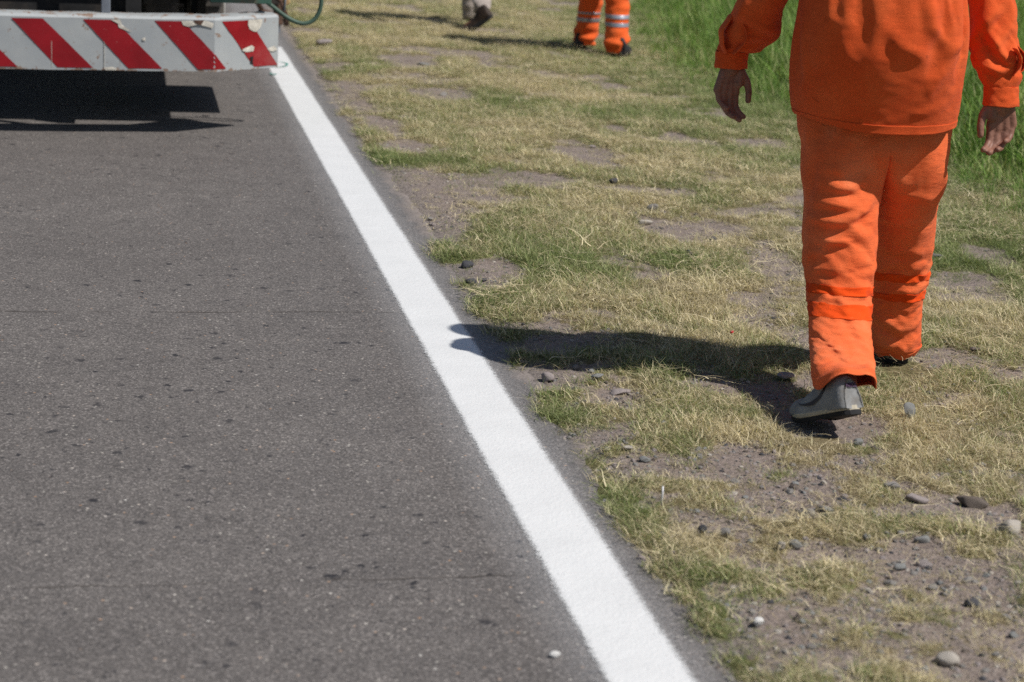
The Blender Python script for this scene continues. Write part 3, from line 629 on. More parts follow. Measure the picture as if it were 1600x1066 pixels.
SETTLED_TROUSERS = settle('trousers', 1, 3.5, -.06, -.30, 26)
SETTLED_JACKET = np.concatenate([settle('torso', 1, 4, -.045, -.22, 22), settle('sleeves', 1, 2, -.05, -.26, 22)])
print('settling took', round(_t.time() - _t0, 1))

# ------------------------------------------------------------------ people
def mat_cloth(name, c, dark, fade, rough=.85, stains=0., fs=.30):
    M = N(name); co = M.coord(); n = M.noise(co, 7, 5, .6)
    col = M.ramp(n, [(.3, dark), (.5, c), (.72, fade)])
    n2 = M.noise(co, 60, 4, .7); col = M.mix(M.ramp(n2, [(.35, .0), (.8, .22)]), col, fade)
    if stains:
        n3 = M.noise(co, 16, 6, .75); col = M.mix(M.math('MULTIPLY', M.ramp(n3, [(.60, 0.), (.72, 1.)]), stains), col, tuple(v * .35 for v in c))
    wv = M.n('ShaderNodeTexWave', wave_type='BANDS', bands_direction='Z'); wv.inputs['Scale'].default_value = 420; M.lk(co, wv.inputs[0])
    wx = M.n('ShaderNodeTexWave', wave_type='BANDS', bands_direction='X'); wx.inputs['Scale'].default_value = 420; M.lk(co, wx.inputs[0])
    cs = M.n('ShaderNodeVectorMath', operation='MULTIPLY'); M.lk(co, cs.inputs[0]); cs.inputs[1].default_value = (9, 9, 38)
    fine = M.noise(cs.outputs[0], 1.0, 4, .55, dist=.6); cs2 = M.n('ShaderNodeVectorMath', operation='MULTIPLY'); M.lk(co, cs2.inputs[0]); cs2.inputs[1].default_value = (16, 16, 7); fine2 = M.noise(cs2.outputs[0], 1.0, 3, .5, dist=.8)
    nb = M.bump(M.math('ADD', fine, M.math('MULTIPLY', fine2, .6)), fs, .022)
    h = M.math('ADD', M.math('MULTIPLY', wv.outputs[1], .25), M.math('ADD', M.math('MULTIPLY', wx.outputs[1], .25), M.noise(co, 45, 5, .65)))
    return M.fin(M.bsdf(col, rough, .15, normal=M.bump(h, .4, .004, nb), sheen=.05))
def mat_skin():
    M = N('brown_skin'); co = M.coord(); n = M.noise(co, 30, 4)
    col = M.ramp(n, [(.3, (.17, .075, .05)), (.7, (.28, .135, .095))])
    v = M.vor(co, 160); 
    cr = M.ramp(M.noise(co, 55, 3, .6), [(.35, 0.), (.45, 1.)])
    col = M.mix(.35, col, M.mix(cr, (.11, .045, .035), (.28, .14, .1)))
    return M.fin(M.bsdf(col, .55, .35, normal=M.bump(v, .25, .0015)))
SKIN = mat_skin()
OR_T = mat_cloth('orange_trouser_cloth', (.84, .155, .045), (.78, .12, .03), (.88, .22, .085))
OR_J = mat_cloth('orange_jacket_cloth', (.70, .098, .020), (.64, .078, .014), (.76, .13, .032), stains=.5, fs=.13)
OR_B = mat_cloth('deep_orange_band', (.80, .075, .004), (.74, .06, .003), (.84, .1, .01))
OR_W = mat_cloth('bright_orange_cloth', (.86, .13, .025), (.80, .10, .016), (.9, .17, .045))
GREYCL = mat_cloth('taupe_cloth', (.38, .33, .30), (.31, .265, .24), (.45, .40, .37))
BLUECL = mat_cloth('blue_shirt_cloth', (.08, .12, .22), (.06, .09, .17), (.12, .17, .28))
REFL = simple('reflective_tape', (.36, .37, .43), .35, .6, .35, .15, 20)
SH_UP = simple('grey_suede', (.24, .245, .25), .85, .2, 0, .22, 25, .3, dirt=(.17, .15, .13))
SH_DK = simple('black_rubber', (.018, .018, .02), .75, .3, 0, .3, 30)
SH_MD = simple('dirty_white_foam', (.42, .38, .30), .7, .3, 0, .2, 30)
SH_LOGO = simple('near_black_leather', (.02, .015, .025), .5, .4)
SH_LET = simple('dark_purple_print', (.05, .02, .06), .6, .3)
BOOT = simple('black_leather', (.022, .021, .024), .6, .35, 0, .3, 20)
BOOTB = simple('brown_black_leather', (.035, .022, .016), .6, .35, 0, .4, 20, dirt=(.09, .065, .045))
HAIR = simple('black_hair', (.012, .01, .009), .6, .4, 0, .3, 60, .8)
CAP = simple('cap_cloth', (.55, .09, .015), .8, .2)

class Union:
    def __init__(s): s.V = []; s.F = []
    def cap(s, pts, rad, seg=14):
        pts = [Vector(p) for p in pts]; P = []; Rr = []
        a = (pts[0] - pts[1]).normalized(); b = (pts[-1] - pts[-2]).normalized()
        for q in (80, 55, 28): P.append(pts[0] + a * rad[0] * math.sin(R(q))); Rr.append(rad[0] * math.cos(R(q)))
        P += pts; Rr += list(rad)
        for q in (28, 55, 80): P.append(pts[-1] + b * rad[-1] * math.sin(R(q))); Rr.append(rad[-1] * math.cos(R(q)))
        V, Fc = tube_data(P, Rr, seg); n = len(s.V); s.V += V; s.F += [tuple(i + n for i in f) for f in Fc]
    def ell(s, c, r, seg=20):
        n = len(s.V); c = Vector(c); nr = 10
        s.V.append(c - Vector((0, 0, r[2])))
        for i in range(1, nr):
            ph = math.pi * i / nr - math.pi / 2
            for k in range(seg):
                th = 2 * math.pi * k / seg; s.V.append(c + Vector((r[0] * math.cos(ph) * math.cos(th), r[1] * math.cos(ph) * math.sin(th), r[2] * math.sin(ph))))
        s.V.append(c + Vector((0, 0, r[2]))); last = len(s.V) - 1
        for i in range(nr - 2):
            for k in range(seg):
                k2 = (k + 1) % seg; a = n + 1 + i * seg; s.F.append((a + k, a + k2, a + seg + k2, a + seg + k))
        for k in range(seg):
            k2 = (k + 1) % seg; s.F.append((n, n + 1 + k2, n + 1 + k)); a = n + 1 + (nr - 2) * seg; s.F.append((last, a + k, a + k2))
    def build(s, name, mat, vox, parent=None, smooth=4):
        o = mesh_obj('tmp', s.V, s.F); md = o.modifiers.new('r', 'REMESH'); md.mode = 'VOXEL'; md.voxel_size = vox; md.use_smooth_shade = True
        sm = o.modifiers.new('s', 'SMOOTH'); sm.iterations = smooth; sm.factor = .5
        dg = bpy.context.evaluated_depsgraph_get(); me = bpy.data.meshes.new_from_object(o.evaluated_get(dg)); me.name = name
        bpy.data.objects.remove(o); me.materials.clear(); me.materials.append(mat)
        me.polygons.foreach_set('use_smooth', [True] * len(me.polygons))
        q = bpy.data.objects.new(name, me); COL.objects.link(q)
        if parent: q.parent = parent
        return q
def hand(U, wrist, down, thumb, palm, k=1.0, curl=.5, spread=0.):
    """palm block, four bent fingers of unequal length and a thumb; thumb = sideways dir, palm = dir the palm faces"""
    w = Vector(wrist); d = Vector(down).normalized(); t = Vector(thumb).normalized(); p = Vector(palm).normalized()
    U.cap([w - d * .04, w + d * .01], [.026 * k, .027 * k])
    for off, L, r in ((-.030, .078, .0125), (-.011, .086, .0135), (.010, .088, .0138), (.029, .082, .0130)):
        U.cap([w + t * off * .55 * k + d * .005, w + t * off * k + d * L * k], [.0145 * k, r * k])
    U.cap([w + t * .030 * k + d * .018 * k + p * .006, w + t * .030 * k + d * .052 * k + p * .01], [.016 * k, .014 * k])
    for off, base, seg, r in ((-.029, .078, (.030, .020, .018), .0092), (-.011, .087, (.038, .024, .020), .0101), (.011, .089, (.040, .026, .021), .0104), (.029, .082, (.037, .024, .020), .0100)):
        q = w + t * off * k + d * base * k; pts = [q - d * .012]; a = curl * .5 + off * -2.0; rr = [r * 1.15 * k]
        for i, s_ in enumerate(seg):
            dirv = d * math.cos(a) + (p * .72 + t * .55).normalized() * math.sin(a)
            pts.append(q); rr.append(r * (1.08 - .1 * i) * k); q = q + dirv * s_ * k; a += curl * (1.0 if i == 0 else .75)
        pts.append(q); rr.append(r * .8 * k); U.cap(pts, rr, 12)
    q = w + t * .034 * k + d * .020 * k + p * .004
    pts = [q]; rr = [.0145 * k]
    for s_, (a, b, c_) in ((.034, (.75, .62, .2)), (.030, (.95, .25, .25)), (.024, (1., .02, .2))):
        q = q + (d * a + t * b + p * c_).normalized() * s_ * k; pts.append(q); rr.append((.0118 - .0012 * len(pts)) * k + .0022)
    U.cap(pts, rr, 12)
def head(U, c, yaw=0.0, k=1.0):
    c = Vector(c); M = Matrix.Rotation(yaw, 3, 'Z')
    f = lambda x, y, z: c + M @ (Vector((x, y, z)) * k)
    U.ell(f(0, -.012, .03), (.074 * k, .092 * k, .088 * k)); U.ell(f(0, .022, -.035), (.058 * k, .062 * k, .075 * k))
    U.cap([f(0, .085, .01), f(0, .104, -.022)], [.008 * k, .013 * k]); U.cap([f(-.022, .088, -.058), f(.022, .088, -.058)], [.008 * k] * 2)
    U.cap([f(0, .07, -.095), f(0, .08, -.09)], [.02 * k] * 2)
    for s in (-1, 1):
        U.ell(f(.076 * s, -.005, -.01), (.012 * k, .02 * k, .032 * k), 10); U.ell(f(.03 * s, .076, .012), (.014 * k, .01 * k, .009 * k), 10)
def hair(c, yaw, k, mat, parent, name='hair'):
    U = Union(); c = Vector(c); U.ell(c + Vector((0, -.018, .045)) * k, (.082 * k, .098 * k, .088 * k))
    U.ell(c + Vector((0, -.045, -.0)) * k, (.074 * k, .062 * k, .075 * k))
    return U.build(name, mat, .008 * k, parent, 3)
def loc_normals(V, F):
    V = np.asarray(V); Nn = np.zeros_like(V); Q = np.array([f for f in F if len(f) == 4])
    n = np.cross(V[Q[:, 2]] - V[Q[:, 0]], V[Q[:, 3]] - V[Q[:, 1]])
    for j in range(4): np.add.at(Nn, Q[:, j], n)
    return Nn / np.maximum(1e-9, np.linalg.norm(Nn, axis=1))[:, None]
def outward(V, F, ctr):
    n = loc_normals(V, F); s = ((V - ctr) * n).sum(1).mean(); return n * (1 if s > 0 else -1)
def apply_folds(V, nrm, folds, mask, gain=1.75, hollow=.75):
    """raised creases along hand-placed polylines (x, z) on the back of the cloth, each with a hollow under it"""
    back = np.clip(-nrm[:, 1] * 1.6, 0, 1) * mask; disp = np.zeros(len(V))
    for pl, amp, w in folds:
        best = np.full(len(V), 9.); side = np.zeros(len(V)); tt = np.zeros(len(V)); tot = sum(math.dist(a, b) for a, b in zip(pl[:-1], pl[1:])); acc = 0
        for a, b in zip(pl[:-1], pl[1:]):
            ax, az = a; dx, dz = b[0] - ax, b[1] - az; L = math.hypot(dx, dz)
            px = V[:, 0] - ax; pz = V[:, 2] - az; u = np.clip((px * dx + pz * dz) / L ** 2, 0, 1)
            ex = px - u * dx; ez = pz - u * dz; d = np.hypot(ex, ez); sd = (-dz * px + dx * pz) / L; k = d < best
            best = np.where(k, d, best); side = np.where(k, sd, side); tt = np.where(k, (acc + u * L) / tot, tt); acc += L
        env = np.sin(np.pi * np.clip(tt * .9 + .05, 0, 1)) ** .6
        disp += gain * amp * env * (np.exp(-(best / (.8 * w)) ** 1.25) - hollow * np.exp(-((side + 1.7 * w) / w) ** 2) * (best < 4 * w) * np.exp(-np.maximum(0, best - 2 * w) / w))
    return V + nrm * (disp * back)[:, None]
def cloth_obj(name, V, F, mat, parent, levels=2, thick=.0025):
    o = mesh_obj(name, V, F, mat, parent)
    s = o.modifiers.new('subdivision', 'SUBSURF'); s.levels = levels; s.render_levels = levels
    if thick: t = o.modifiers.new('thickness', 'SOLIDIFY'); t.thickness = thick; t.offset = 0
    return o
def shoe(name, heel, toe, side_tilt, parent, up, kind='shoe', k=1.0, logo=False):
    """heel and toe are the points where the sole meets the ground; local x = towards the toe"""
    heel = Vector(heel); toe = Vector(toe); x = (toe - heel).normalized(); L = (toe - heel).length
    y = Vector((0, 0, 1)).cross(x).normalized(); z = x.cross(y); q = Matrix.Rotation(side_tilt, 3, x); y = q @ y; z = q @ z
    pitch = math.asin(max(-1, min(1, -x.z))); hx_ = Vector((x.x, x.y, 0)).normalized()
    def f(a, b, c):   # the sole bends at the ball of the foot when the heel is lifted
        n_ = 16; px = pz = 0.0; ang = pitch * 1.28
        if pitch > .1:
            for i in range(n_):
                t = (i + .5) / n_ * a; ang = pitch * (1.34 - 1.22 * float(sstep(.55, .85, t))); px += math.cos(ang) * a / n_; pz -= math.sin(ang) * a / n_
            lz = Vector((0, 0, 1)) * math.cos(ang) + hx_ * math.sin(ang); return heel + hx_ * px * L + Vector((0, 0, pz * L)) + y * b * k + lz * c * k + y * (c * math.sin(side_tilt))
        return heel + x * a * L + y * b * k + z * c * k
    prof = [(-.005, .024, .080), (.02, .033, .089), (.08, .038, .092), (.16, .038, .092), (.26, .038, .092), (.36, .039, .086), (.46, .042, .078), (.58, .047, .066), (.70, .051, .056), (.82, .050, .050), (.92, .041, .044), (.98, .026, .036), (1.005, .012, .028)]
    if kind == 'shoe': prof = [(a, b * 1.24, c * (1.26 if a < .4 else 1.36)) for a, b, c in prof]
    if kind == 'boot': prof = [(a, b * 1.08, c * (1.35 if a < .36 else 1.1)) for a, b, c in prof]
    seg = 20; V = []; Fc = []
    for a, w, h in prof:
        for kk in range(seg):
            th = 2 * math.pi * kk / seg; cy, sz = math.cos(th), math.sin(th)
            zz = .020 + (h - .020) * max(0, sz) ** .85 if sz > 0 else .020 + .004 * sz
            taper = 1 - .17 * max(0, sz) ** 1.5 * (1 if a < .6 else .7)
            V.append(f(a, w * cy * taper, zz))
    n = len(prof)
    for i in range(n - 1):
        for kk in range(seg): k2 = (kk + 1) % seg; Fc.append((i * seg + kk, i * seg + k2, (i + 1) * seg + k2, (i + 1) * seg + kk))
    Fc.append(tuple(range(seg))); Fc.append(tuple((n - 1) * seg + kk for kk in range(seg))[::-1])
    o = mesh_obj(name, V, Fc, up, parent); sb = o.modifiers.new('subdivision', 'SUBSURF'); sb.levels = 1; sb.render_levels = 2
    def slab(nm, z0, z1, ex, mat):
        V = []; ns = 28
        for zz in (z0, z0 + (z1 - z0) * .2, z1 - (z1 - z0) * .2, z1):
            e = ex - (.0015 if zz in (z0, z1) else 0)
            for kk in range(ns):
                th = 2 * math.pi * kk / ns; a = .5 + .5 * math.cos(th); w = np.interp(a, [p_[0] for p_ in prof], [p_[1] for p_ in prof]) + e; aa = .5 + (.5 + .012) * math.cos(th)
                spring = .010 * max(0, a - .8) / .2
                V.append(f(aa, w * (1 if math.sin(th) > 0 else -1) * min(1, abs(math.sin(th)) ** .55), zz + spring))
        Fc = [tuple(range(ns - 1, -1, -1)), tuple(range(3 * ns, 4 * ns))]
        for i in range(3):
            for kk in range(ns): k2 = (kk + 1) % ns; Fc.append((i * ns + kk, i * ns + k2, (i + 1) * ns + k2, (i + 1) * ns + kk))
        return mesh_obj(nm, V, Fc, mat, o, smooth=False)
    slab('sole', 0, .013, .003, SH_DK)
    slab('midsole', .0135, .026, .0035, SH_MD if kind == 'shoe' else SH_DK)
    if logo:
        # curved side mark and the lettering on the heel tab
        def surf(a, s):   # point on the outer side at height fraction s
            w = np.interp(a, [p_[0] for p_ in prof], [p_[1] for p_ in prof]); h = np.interp(a, [p_[0] for p_ in prof], [p_[2] for p_ in prof])
            th = math.asin(min(.98, s)); tp = 1 - .17 * s ** 1.5
            return f(a, (w * math.cos(th) * tp + .0022), .020 + (h - .020) * s ** .85)
        up_ = [(.20, .88), (.27, .66), (.36, .45), (.46, .34), (.56, .38), (.66, .50), (.76, .66)]; lo_ = [(.20, .88), (.25, .58), (.33, .34), (.43, .22), (.53, .26), (.65, .43), (.76, .66)]
        VV = [surf(a, s) for a, s in up_] + [surf(a, s) for a, s in lo_]; m_ = len(up_)
        mesh_obj('side_mark', VV, [(i, i + 1, m_ + i + 1, m_ + i) for i in range(m_ - 1)], SH_LOGO, o)
        cu = bpy.data.curves.new('t', 'FONT'); cu.body = 'NIKE'; cu.size = .0165; cu.align_x = 'CENTER'; cu.extrude = .0006; cu.offset = .0007
        to = bpy.data.objects.new('t', cu); COL.objects.link(to); dg = bpy.context.evaluated_depsgraph_get()
        me = bpy.data.meshes.new_from_object(to.evaluated_get(dg)); bpy.data.objects.remove(to); me.materials.clear(); me.materials.append(SH_LET)
        lo = bpy.data.objects.new('heel_lettering', me); COL.objects.link(lo); lo.parent = o
        bx = -y; bn = -x; M = Matrix((bx, z, bn)).transposed().to_4x4(); M.translation = f(-.022, .000, .076); lo.matrix_local = M @ Matrix.Rotation(R(-12), 4, 'X')
    return o

# ---- the worker in front
w1 = empty('person', (2.15, 5.66, 0)); tag(w1, 'nearest worker in a faded orange work suit and grey shoes, walking away', 'person')
inv = Matrix.Translation((-2.15, -5.66, 0))
def seat(o):     # parts are modelled in place: shift them so that they hang from the thing's base
    o.matrix_parent_inverse = inv; return o
Vp, Fp = pants_base(); Vp = SETTLED_TROUSERS.copy(); nrm = outward(Vp, Fp, np.array([2.15, 5.7, .5]))
base = 64 * NP_ + MC_; nl = 42; idx = np.arange(len(Vp)); mL = ((idx >= base) & (idx < base + NL_ * nl)) * 1.; mR = (idx >= base + NL_ * nl) * 1.
def leg_norm(sl):   # outward from each ring centre
    n = np.zeros_like(Vp)
    for L_ in range(2):
        for i in range(NL_):
            s = slice(base + L_ * NL_ * nl + i * nl, base + L_ * NL_ * nl + (i + 1) * nl); d = Vp[s] - Vp[s].mean(0); d[:, 2] = 0; n[s] = d / np.linalg.norm(d, axis=1)[:, None]
    return n
ln_ = leg_norm(0)
Vp = apply_folds(Vp, ln_, FOLDS['L'], mL); Vp = apply_folds(Vp, ln_, FOLDS['R'], mR)
# slanting rear hem of the lifted leg
for L_, tilt in ((0, .16), (1, .0)):
    for i in range(NL_):
        s = slice(base + L_ * NL_ * nl + i * nl, base + L_ * NL_ * nl + (i + 1) * nl); w_ = max(0, (i - (NL_ - 9)) / 8.)
        c0 = Vp[s].mean(0); bk_ = np.clip(-(Vp[s, 1] - c0[1]) / .085, 0, 1); Vp[s, 2] += w_ * (L_ == 0) * .052 * bk_ ** 2 - w_ * (L_ == 0) * .008; Vp[s, 2] -= w_ * tilt * (Vp[s, 1] - c0[1]) - w_ * .006 * np.sin(5 * np.arctan2(Vp[s, 1] - c0[1], Vp[s, 0] - c0[0]))
tr = seat(cloth_obj('trousers', Vp, Fp, OR_T, w1))
def ring_band(name, V, base_i, ncol, r0, r1, off, mat, par, nrmv):
    W_ = V + nrmv * off; vs = []; fs = []
    for i in range(r0, r1 + 1): vs += [W_[base_i + i * ncol + k] for k in range(ncol)]
    fs = grid_faces(0, r1 - r0 + 1, ncol); o = cloth_obj(name, vs, fs, mat, par, 2, .0012); return o
def rows_for(V, base_i, ncol, nr, z0, z1):
    zs = np.array([V[base_i + i * ncol: base_i + (i + 1) * ncol, 2].mean() for i in range(nr)]); k = np.where((zs <= z0) & (zs >= z1))[0]; return k.min(), k.max()
for L_, zz in ((0, ((.362, .328), (.308, .272))), (1, ((.345, .312), (.292, .258)))):
    b_ = base + L_ * NL_ * nl
    for z0, z1 in zz:
        r0, r1 = rows_for(Vp, b_, nl, NL_, z0, z1); r1 = max(r1, r0 + 2); ring_band('sewn_band', Vp, b_, nl, r0, r1, .0019, OR_B, tr, ln_)
# waist and pocket flap peeping out under the jacket, at his right hip
Vj, Fj = jacket_base(); Vj = SETTLED_JACKET.copy(); nt_ = NT_ * NTC_; jn = np.zeros_like(Vj)
for b0, nr, nc in ((0, NT_, NTC_), (nt_, NS_, NSC_), (nt_ + NS_ * NSC_, NS_, NSC_)):
    for i in range(nr):
        s = slice(b0 + i * nc, b0 + (i + 1) * nc); d = Vj[s] - Vj[s].mean(0); d[:, 2] = 0; jn[s] = d / np.linalg.norm(d, axis=1)[:, None]
ij = np.arange(len(Vj))
Vj = apply_folds(Vj, jn, FOLDS['J'], (ij < nt_) * 1., .85, .12); Vj = apply_folds(Vj, jn, FOLDS['SL'], ((ij >= nt_) & (ij < nt_ + NS_ * NSC_)) * 1.); Vj = apply_folds(Vj, jn, FOLDS['SR'], (ij >= nt_ + NS_ * NSC_) * 1.)
jk = seat(cloth_obj('jacket', Vj, Fj, OR_J, w1))
ring_band('stitched_hem', Vj, 0, NTC_, 0, 2, .0026, OR_J, jk, jn)
for key in ('lcuff', 'rcuff'):
    rr = interp_rings(RINGS[key], 8); a = -np.pi / 2 - 2 * np.pi * np.arange(32) / 32
    VV = np.concatenate([ring_pts(r * np.array([1, 1, 1, 1 + .03 * math.sin(i * 1.3), 1]), a) for i, r in enumerate(rr)]); VV += (np.random.default_rng(4).random(VV.shape) - .5) * .004
    cloth_obj('cuff', VV, grid_faces(0, 8, 32), OR_J, jk, 2, .004)
def placket(pts, w, nrm_dir):   # the open sleeve slit: a curved strip of cloth standing off the sleeve
    P = [Vector(p) for p in pts]; 
    for _ in range(2): P = [P[0]] + [q for a, b in zip(P[:-1], P[1:]) for q in (a * .75 + b * .25, a * .25 + b * .75)] + [P[-1]]
    V = []; nd = Vector(nrm_dir)
    for i, p in enumerate(P):
        for j in range(5): u = j / 4 - .5; V.append(p + Vector((0, 1, 0)) * w * u + nd * (.006 * math.cos(math.pi * u) + .002 * math.sin(i)))
    Fc = [(i * 5 + j, i * 5 + j + 1, (i + 1) * 5 + j + 1, (i + 1) * 5 + j) for i in range(len(P) - 1) for j in range(4)]
    cloth_obj('sleeve_placket', V, Fc, OR_J, jk, 1, .003)
placket([(1.745, 5.845, 1.120), (1.722, 5.84, 1.095), (1.711, 5.84, 1.062), (1.722, 5.85, 1.035), (1.738, 5.87, 1.005)], .045, (-1, 0, 0))
placket([(1.760, 5.795, 1.098), (1.775, 5.785, 1.070), (1.768, 5.80, 1.035), (1.752, 5.84, 1.006)], .03, (.3, -1, 0))
placket([(2.548, 5.66, 1.075), (2.578, 5.65, 1.052), (2.590, 5.65, 1.028), (2.572, 5.65, 1.000), (2.545, 5.65, .985)], .04, (1, 0, 0))
placket([(2.525, 5.60, 1.070), (2.545, 5.59, 1.045), (2.540, 5.60, 1.010), (2.528, 5.61, .99)], .03, (.3, -1, 0))
# body: one continuous mesh from head to feet
U = Union()
U.cap([(2.15, 5.765, .86), (2.15, 5.75, 1.0)], [.125, .125], 24); U.cap([(2.145, 5.71, 1.0), (2.145, 5.69, 1.30)], [.13, .13], 24)
for s in (-1, 1): U.cap([(2.145 + .10 * s, 5.75, 1.30), (2.145 + .13 * s, 5.76, 1.345)], [.085, .07])
U.cap([(2.145, 5.77, 1.36), (2.146, 5.795, 1.50)], [.062, .056])
head(U, (2.146, 5.83, 1.575), 0.02)
def limb_from(rings, k, z_until=None, extra=()):
    rr = interp_rings(rings, 9); pts = [tuple(r[:3]) for r in rr]; rad = [min(r[3], r[4]) * k for r in rr]; return pts, rad
p_, r_ = limb_from(RINGS['lleg'], .58); U.cap([(2.07, 5.765, .84)] + p_ + [(1.976, 5.250, .118)], [.075] + [v * (1 - .3 * i / 8) for i, v in enumerate(r_)] + [.036])
U.cap([(1.965, 5.215, .135), (1.935, 5.26, .095), (1.915, 5.29, .070)], [.024, .022, .014])
p_, r_ = limb_from(RINGS['rleg'], .58); p_ = p_[:-1]; r_ = r_[:-1]; U.cap([(2.235, 5.765, .84)] + p_ + [(2.40, 6.02, .075)], [.075] + [v * (1 - .3 * i / 8) for i, v in enumerate(r_)] + [.036])
U.cap([(2.40, 6.01, .06), (2.415, 6.12, .055), (2.425, 6.2, .04)], [.024, .025, .018])
U.cap([(1.955, 5.75, 1.36)] + [tuple(RINGS['lsl'][i][:3]) for i in (1, 2, 4, 6, 8, 10)] + [tuple(RINGS['lcuff'][1][:3])], [.056, .05, .046, .044, .042, .038, .033, .028])
hand(U, (1.772, 5.908, .968), (-.12, -.02, -1), (1, .15, -.1), (.15, -1, 0), 1.02, .52)
U.cap([(2.345, 5.76, 1.36)] + [tuple(RINGS['rsl'][i][:3]) for i in (1, 2, 4, 6, 8, 10)] + [tuple(RINGS['rcuff'][1][:3])], [.056, .05, .046, .044, .042, .038, .033, .029])
hand(U, (RINGS['rcuff'][1][0] + .002, 5.632, .926), (.07, -.02, -1), (-1, .12, -.1), (-.1, -1, 0), 1.10, .68)
sk = Union(); sk.cap([(2.005, 5.385, .190), (1.994, 5.325, .158), (1.978, 5.252, .125)], [.026, .030, .034]); seat(sk.build('hem_shade_filler', SH_DK, .008, w1))  # added black ankle filler, its colour standing in for shade inside the hem
bd = seat(U.build('body', SKIN, .0036, w1, 3))
seat(hair((2.146, 5.83, 1.575), 0, 1, CAP, w1, 'cap'))
seat(shoe('shoe', (1.978, 5.168, .096), (1.890, 5.400, .020), .05, w1, SH_UP, logo=True))
seat(shoe('shoe', (2.398, 5.938, .034), (2.430, 6.208, .034), 0, w1, SH_UP))

# ---- the two workers farther off
def far_person(name, label, base, feet, knees, hips, zs, tr_mat, jk_mat, boot_mat, cuff_stack, bands=False, seed=0, grp=None, leg_r=(.105, .095, .085), boot_kind='boot', arm_sw=.12, ankles=None):
    """feet = ((heel, toe), (heel, toe)) for his left and right foot"""
    global RINGS, NP_, NL_
    th = empty(name, base); tag(th, label, 'person', grp); iv = Matrix.Translation((-base[0], -base[1], -base[2]))
    def st(o): o.matrix_parent_inverse = iv; return o
    keep = RINGS; hx, hy, hz = hips; RG = dict(keep)
    RG['pelvis'] = [[hx, hy, hz + .16, .19, .13], [hx, hy, hz + .06, .20, .14], [hx, hy, hz - .03, .205, .15]]
    legs = []
    for s, key, (heel, toe), kn in ((-1, 'lleg', feet[0], knees[0]), (1, 'rleg', feet[1], knees[1])):
        heel = Vector(heel); toe = Vector(toe); ank = Vector(ankles[0 if s < 0 else 1]) if ankles else heel * .78 + toe * .22 + Vector((0, 0, .085)); kn = Vector(kn)
        top = Vector((hx + .095 * s, hy, hz - .075)); P = [top, top.lerp(kn, .45), kn, kn.lerp(ank, .35), kn.lerp(ank, .7), ank + Vector((0, 0, .0)), ank - Vector((0, 0, .055))]
        rad = [leg_r[0], leg_r[0] * .98, leg_r[1], leg_r[1] * .94, leg_r[2], leg_r[2] * (1.06 if cuff_stack else .98), leg_r[2] * .86]
        RG[key] = [[p.x, p.y, p.z, r_, r_ * 1.04] for p, r_ in zip(P, rad)]; legs.append((P, rad))
    RINGS = RG; V, F = pants_base(); RINGS = keep
    n = np.zeros_like(V); b0 = 64 * NP_ + MC_; ii = np.arange(len(V)); rg = np.random.default_rng(seed)
    for L_ in range(2):
        ph = rg.random(6) * 6
        for i in range(NL_):
            s = slice(b0 + L_ * NL_ * 42 + i * 42, b0 + L_ * NL_ * 42 + (i + 1) * 42); c0 = V[s].mean(0); d = V[s] - c0; d[:, 2] = 0; d /= np.linalg.norm(d, axis=1)[:, None]; n[s] = d
            an = np.arctan2(d[:, 1], d[:, 0]); t = i / NL_; low = np.exp(-((t - .93) / .09) ** 2) * (1.0 if cuff_stack else .35) + .35 * np.exp(-((t - .5) / .12) ** 2)
            w = np.sin(an * 1.0 + ph[0] + i * 1.15) + .7 * np.sin(an * 2 + ph[1] - i * .9) + .5 * np.sin(an * 3 + ph[2] + i * .5)
            V[s] += d * (w * (.009 * low + .0015))[:, None]
    tr_ = st(cloth_obj('trousers', V, F, tr_mat, th, 1))
    if bands:
        for L_, off in ((0, .0), (1, .012)):
            for z0, z1 in ((.312, .272), (.256, .216)):
                r0, r1 = rows_for(V, b0 + L_ * NL_ * 42, 42, NL_, z0 + off, z1 + off); ring_band('reflective_band', V, b0 + L_ * NL_ * 42, 42, r0, r1, .004, REFL, tr_, n)
    # jacket
    sh_z = zs[0]; J = []; F2 = []; a = -np.pi / 2 - 2 * np.pi * np.arange(48) / 48
    rr = interp_rings([[hx, hy, hz - .06, .215, .15], [hx, hy, hz + .1, .225, .155], [hx, hy + .01, hz + .3, .225, .15], [hx, hy + .02, sh_z - .07, .225, .135], [hx, hy + .03, sh_z, .15, .09], [hx, hy + .04, sh_z + .05, .065, .065]], 30)
    J.append(np.concatenate([ring_pts(r, a, 2.2) for r in rr])); F2 += grid_faces(0, 30, 48); nv = 30 * 48; arms = []
    for s in (-1, 1):
        el = Vector((hx + .30 * s, hy - .02, sh_z - .33)); wr = Vector((hx + .32 * s, hy + arm_sw * s * 1.5, sh_z - .56)); sh = Vector((hx + .195 * s, hy + .02, sh_z - .05))
        rr = interp_rings([[*sh, .07, .07], [*sh.lerp(el, .5), .068, .068], [*el, .064, .064], [*el.lerp(wr, .6), .06, .055], [*wr, .042, .038]], 22)
        J.append(np.concatenate([ring_pts(r, 2 * np.pi * np.arange(20) / 20) for r in rr])); F2 += grid_faces(nv, 22, 20); nv += 440; arms.append((sh, el, wr, s))
    J = np.concatenate(J); J += .006 * np.sin(J[:, [2, 2, 1]] * np.array([55., 43., 37.]) + J[:, [1, 0, 0]] * 30)
    st(cloth_obj('jacket', J, F2, jk_mat, th, 1))
    U = Union(); U.cap([(hx, hy, hz + .02), (hx, hy, hz + .15)], [.12, .12], 20); U.cap([(hx, hy, hz + .15), (hx, hy + .02, sh_z - .13)], [.115, .12], 20); U.cap([(hx - .13, hy + .02, sh_z - .09), (hx + .13, hy + .02, sh_z - .09)], [.06, .06])
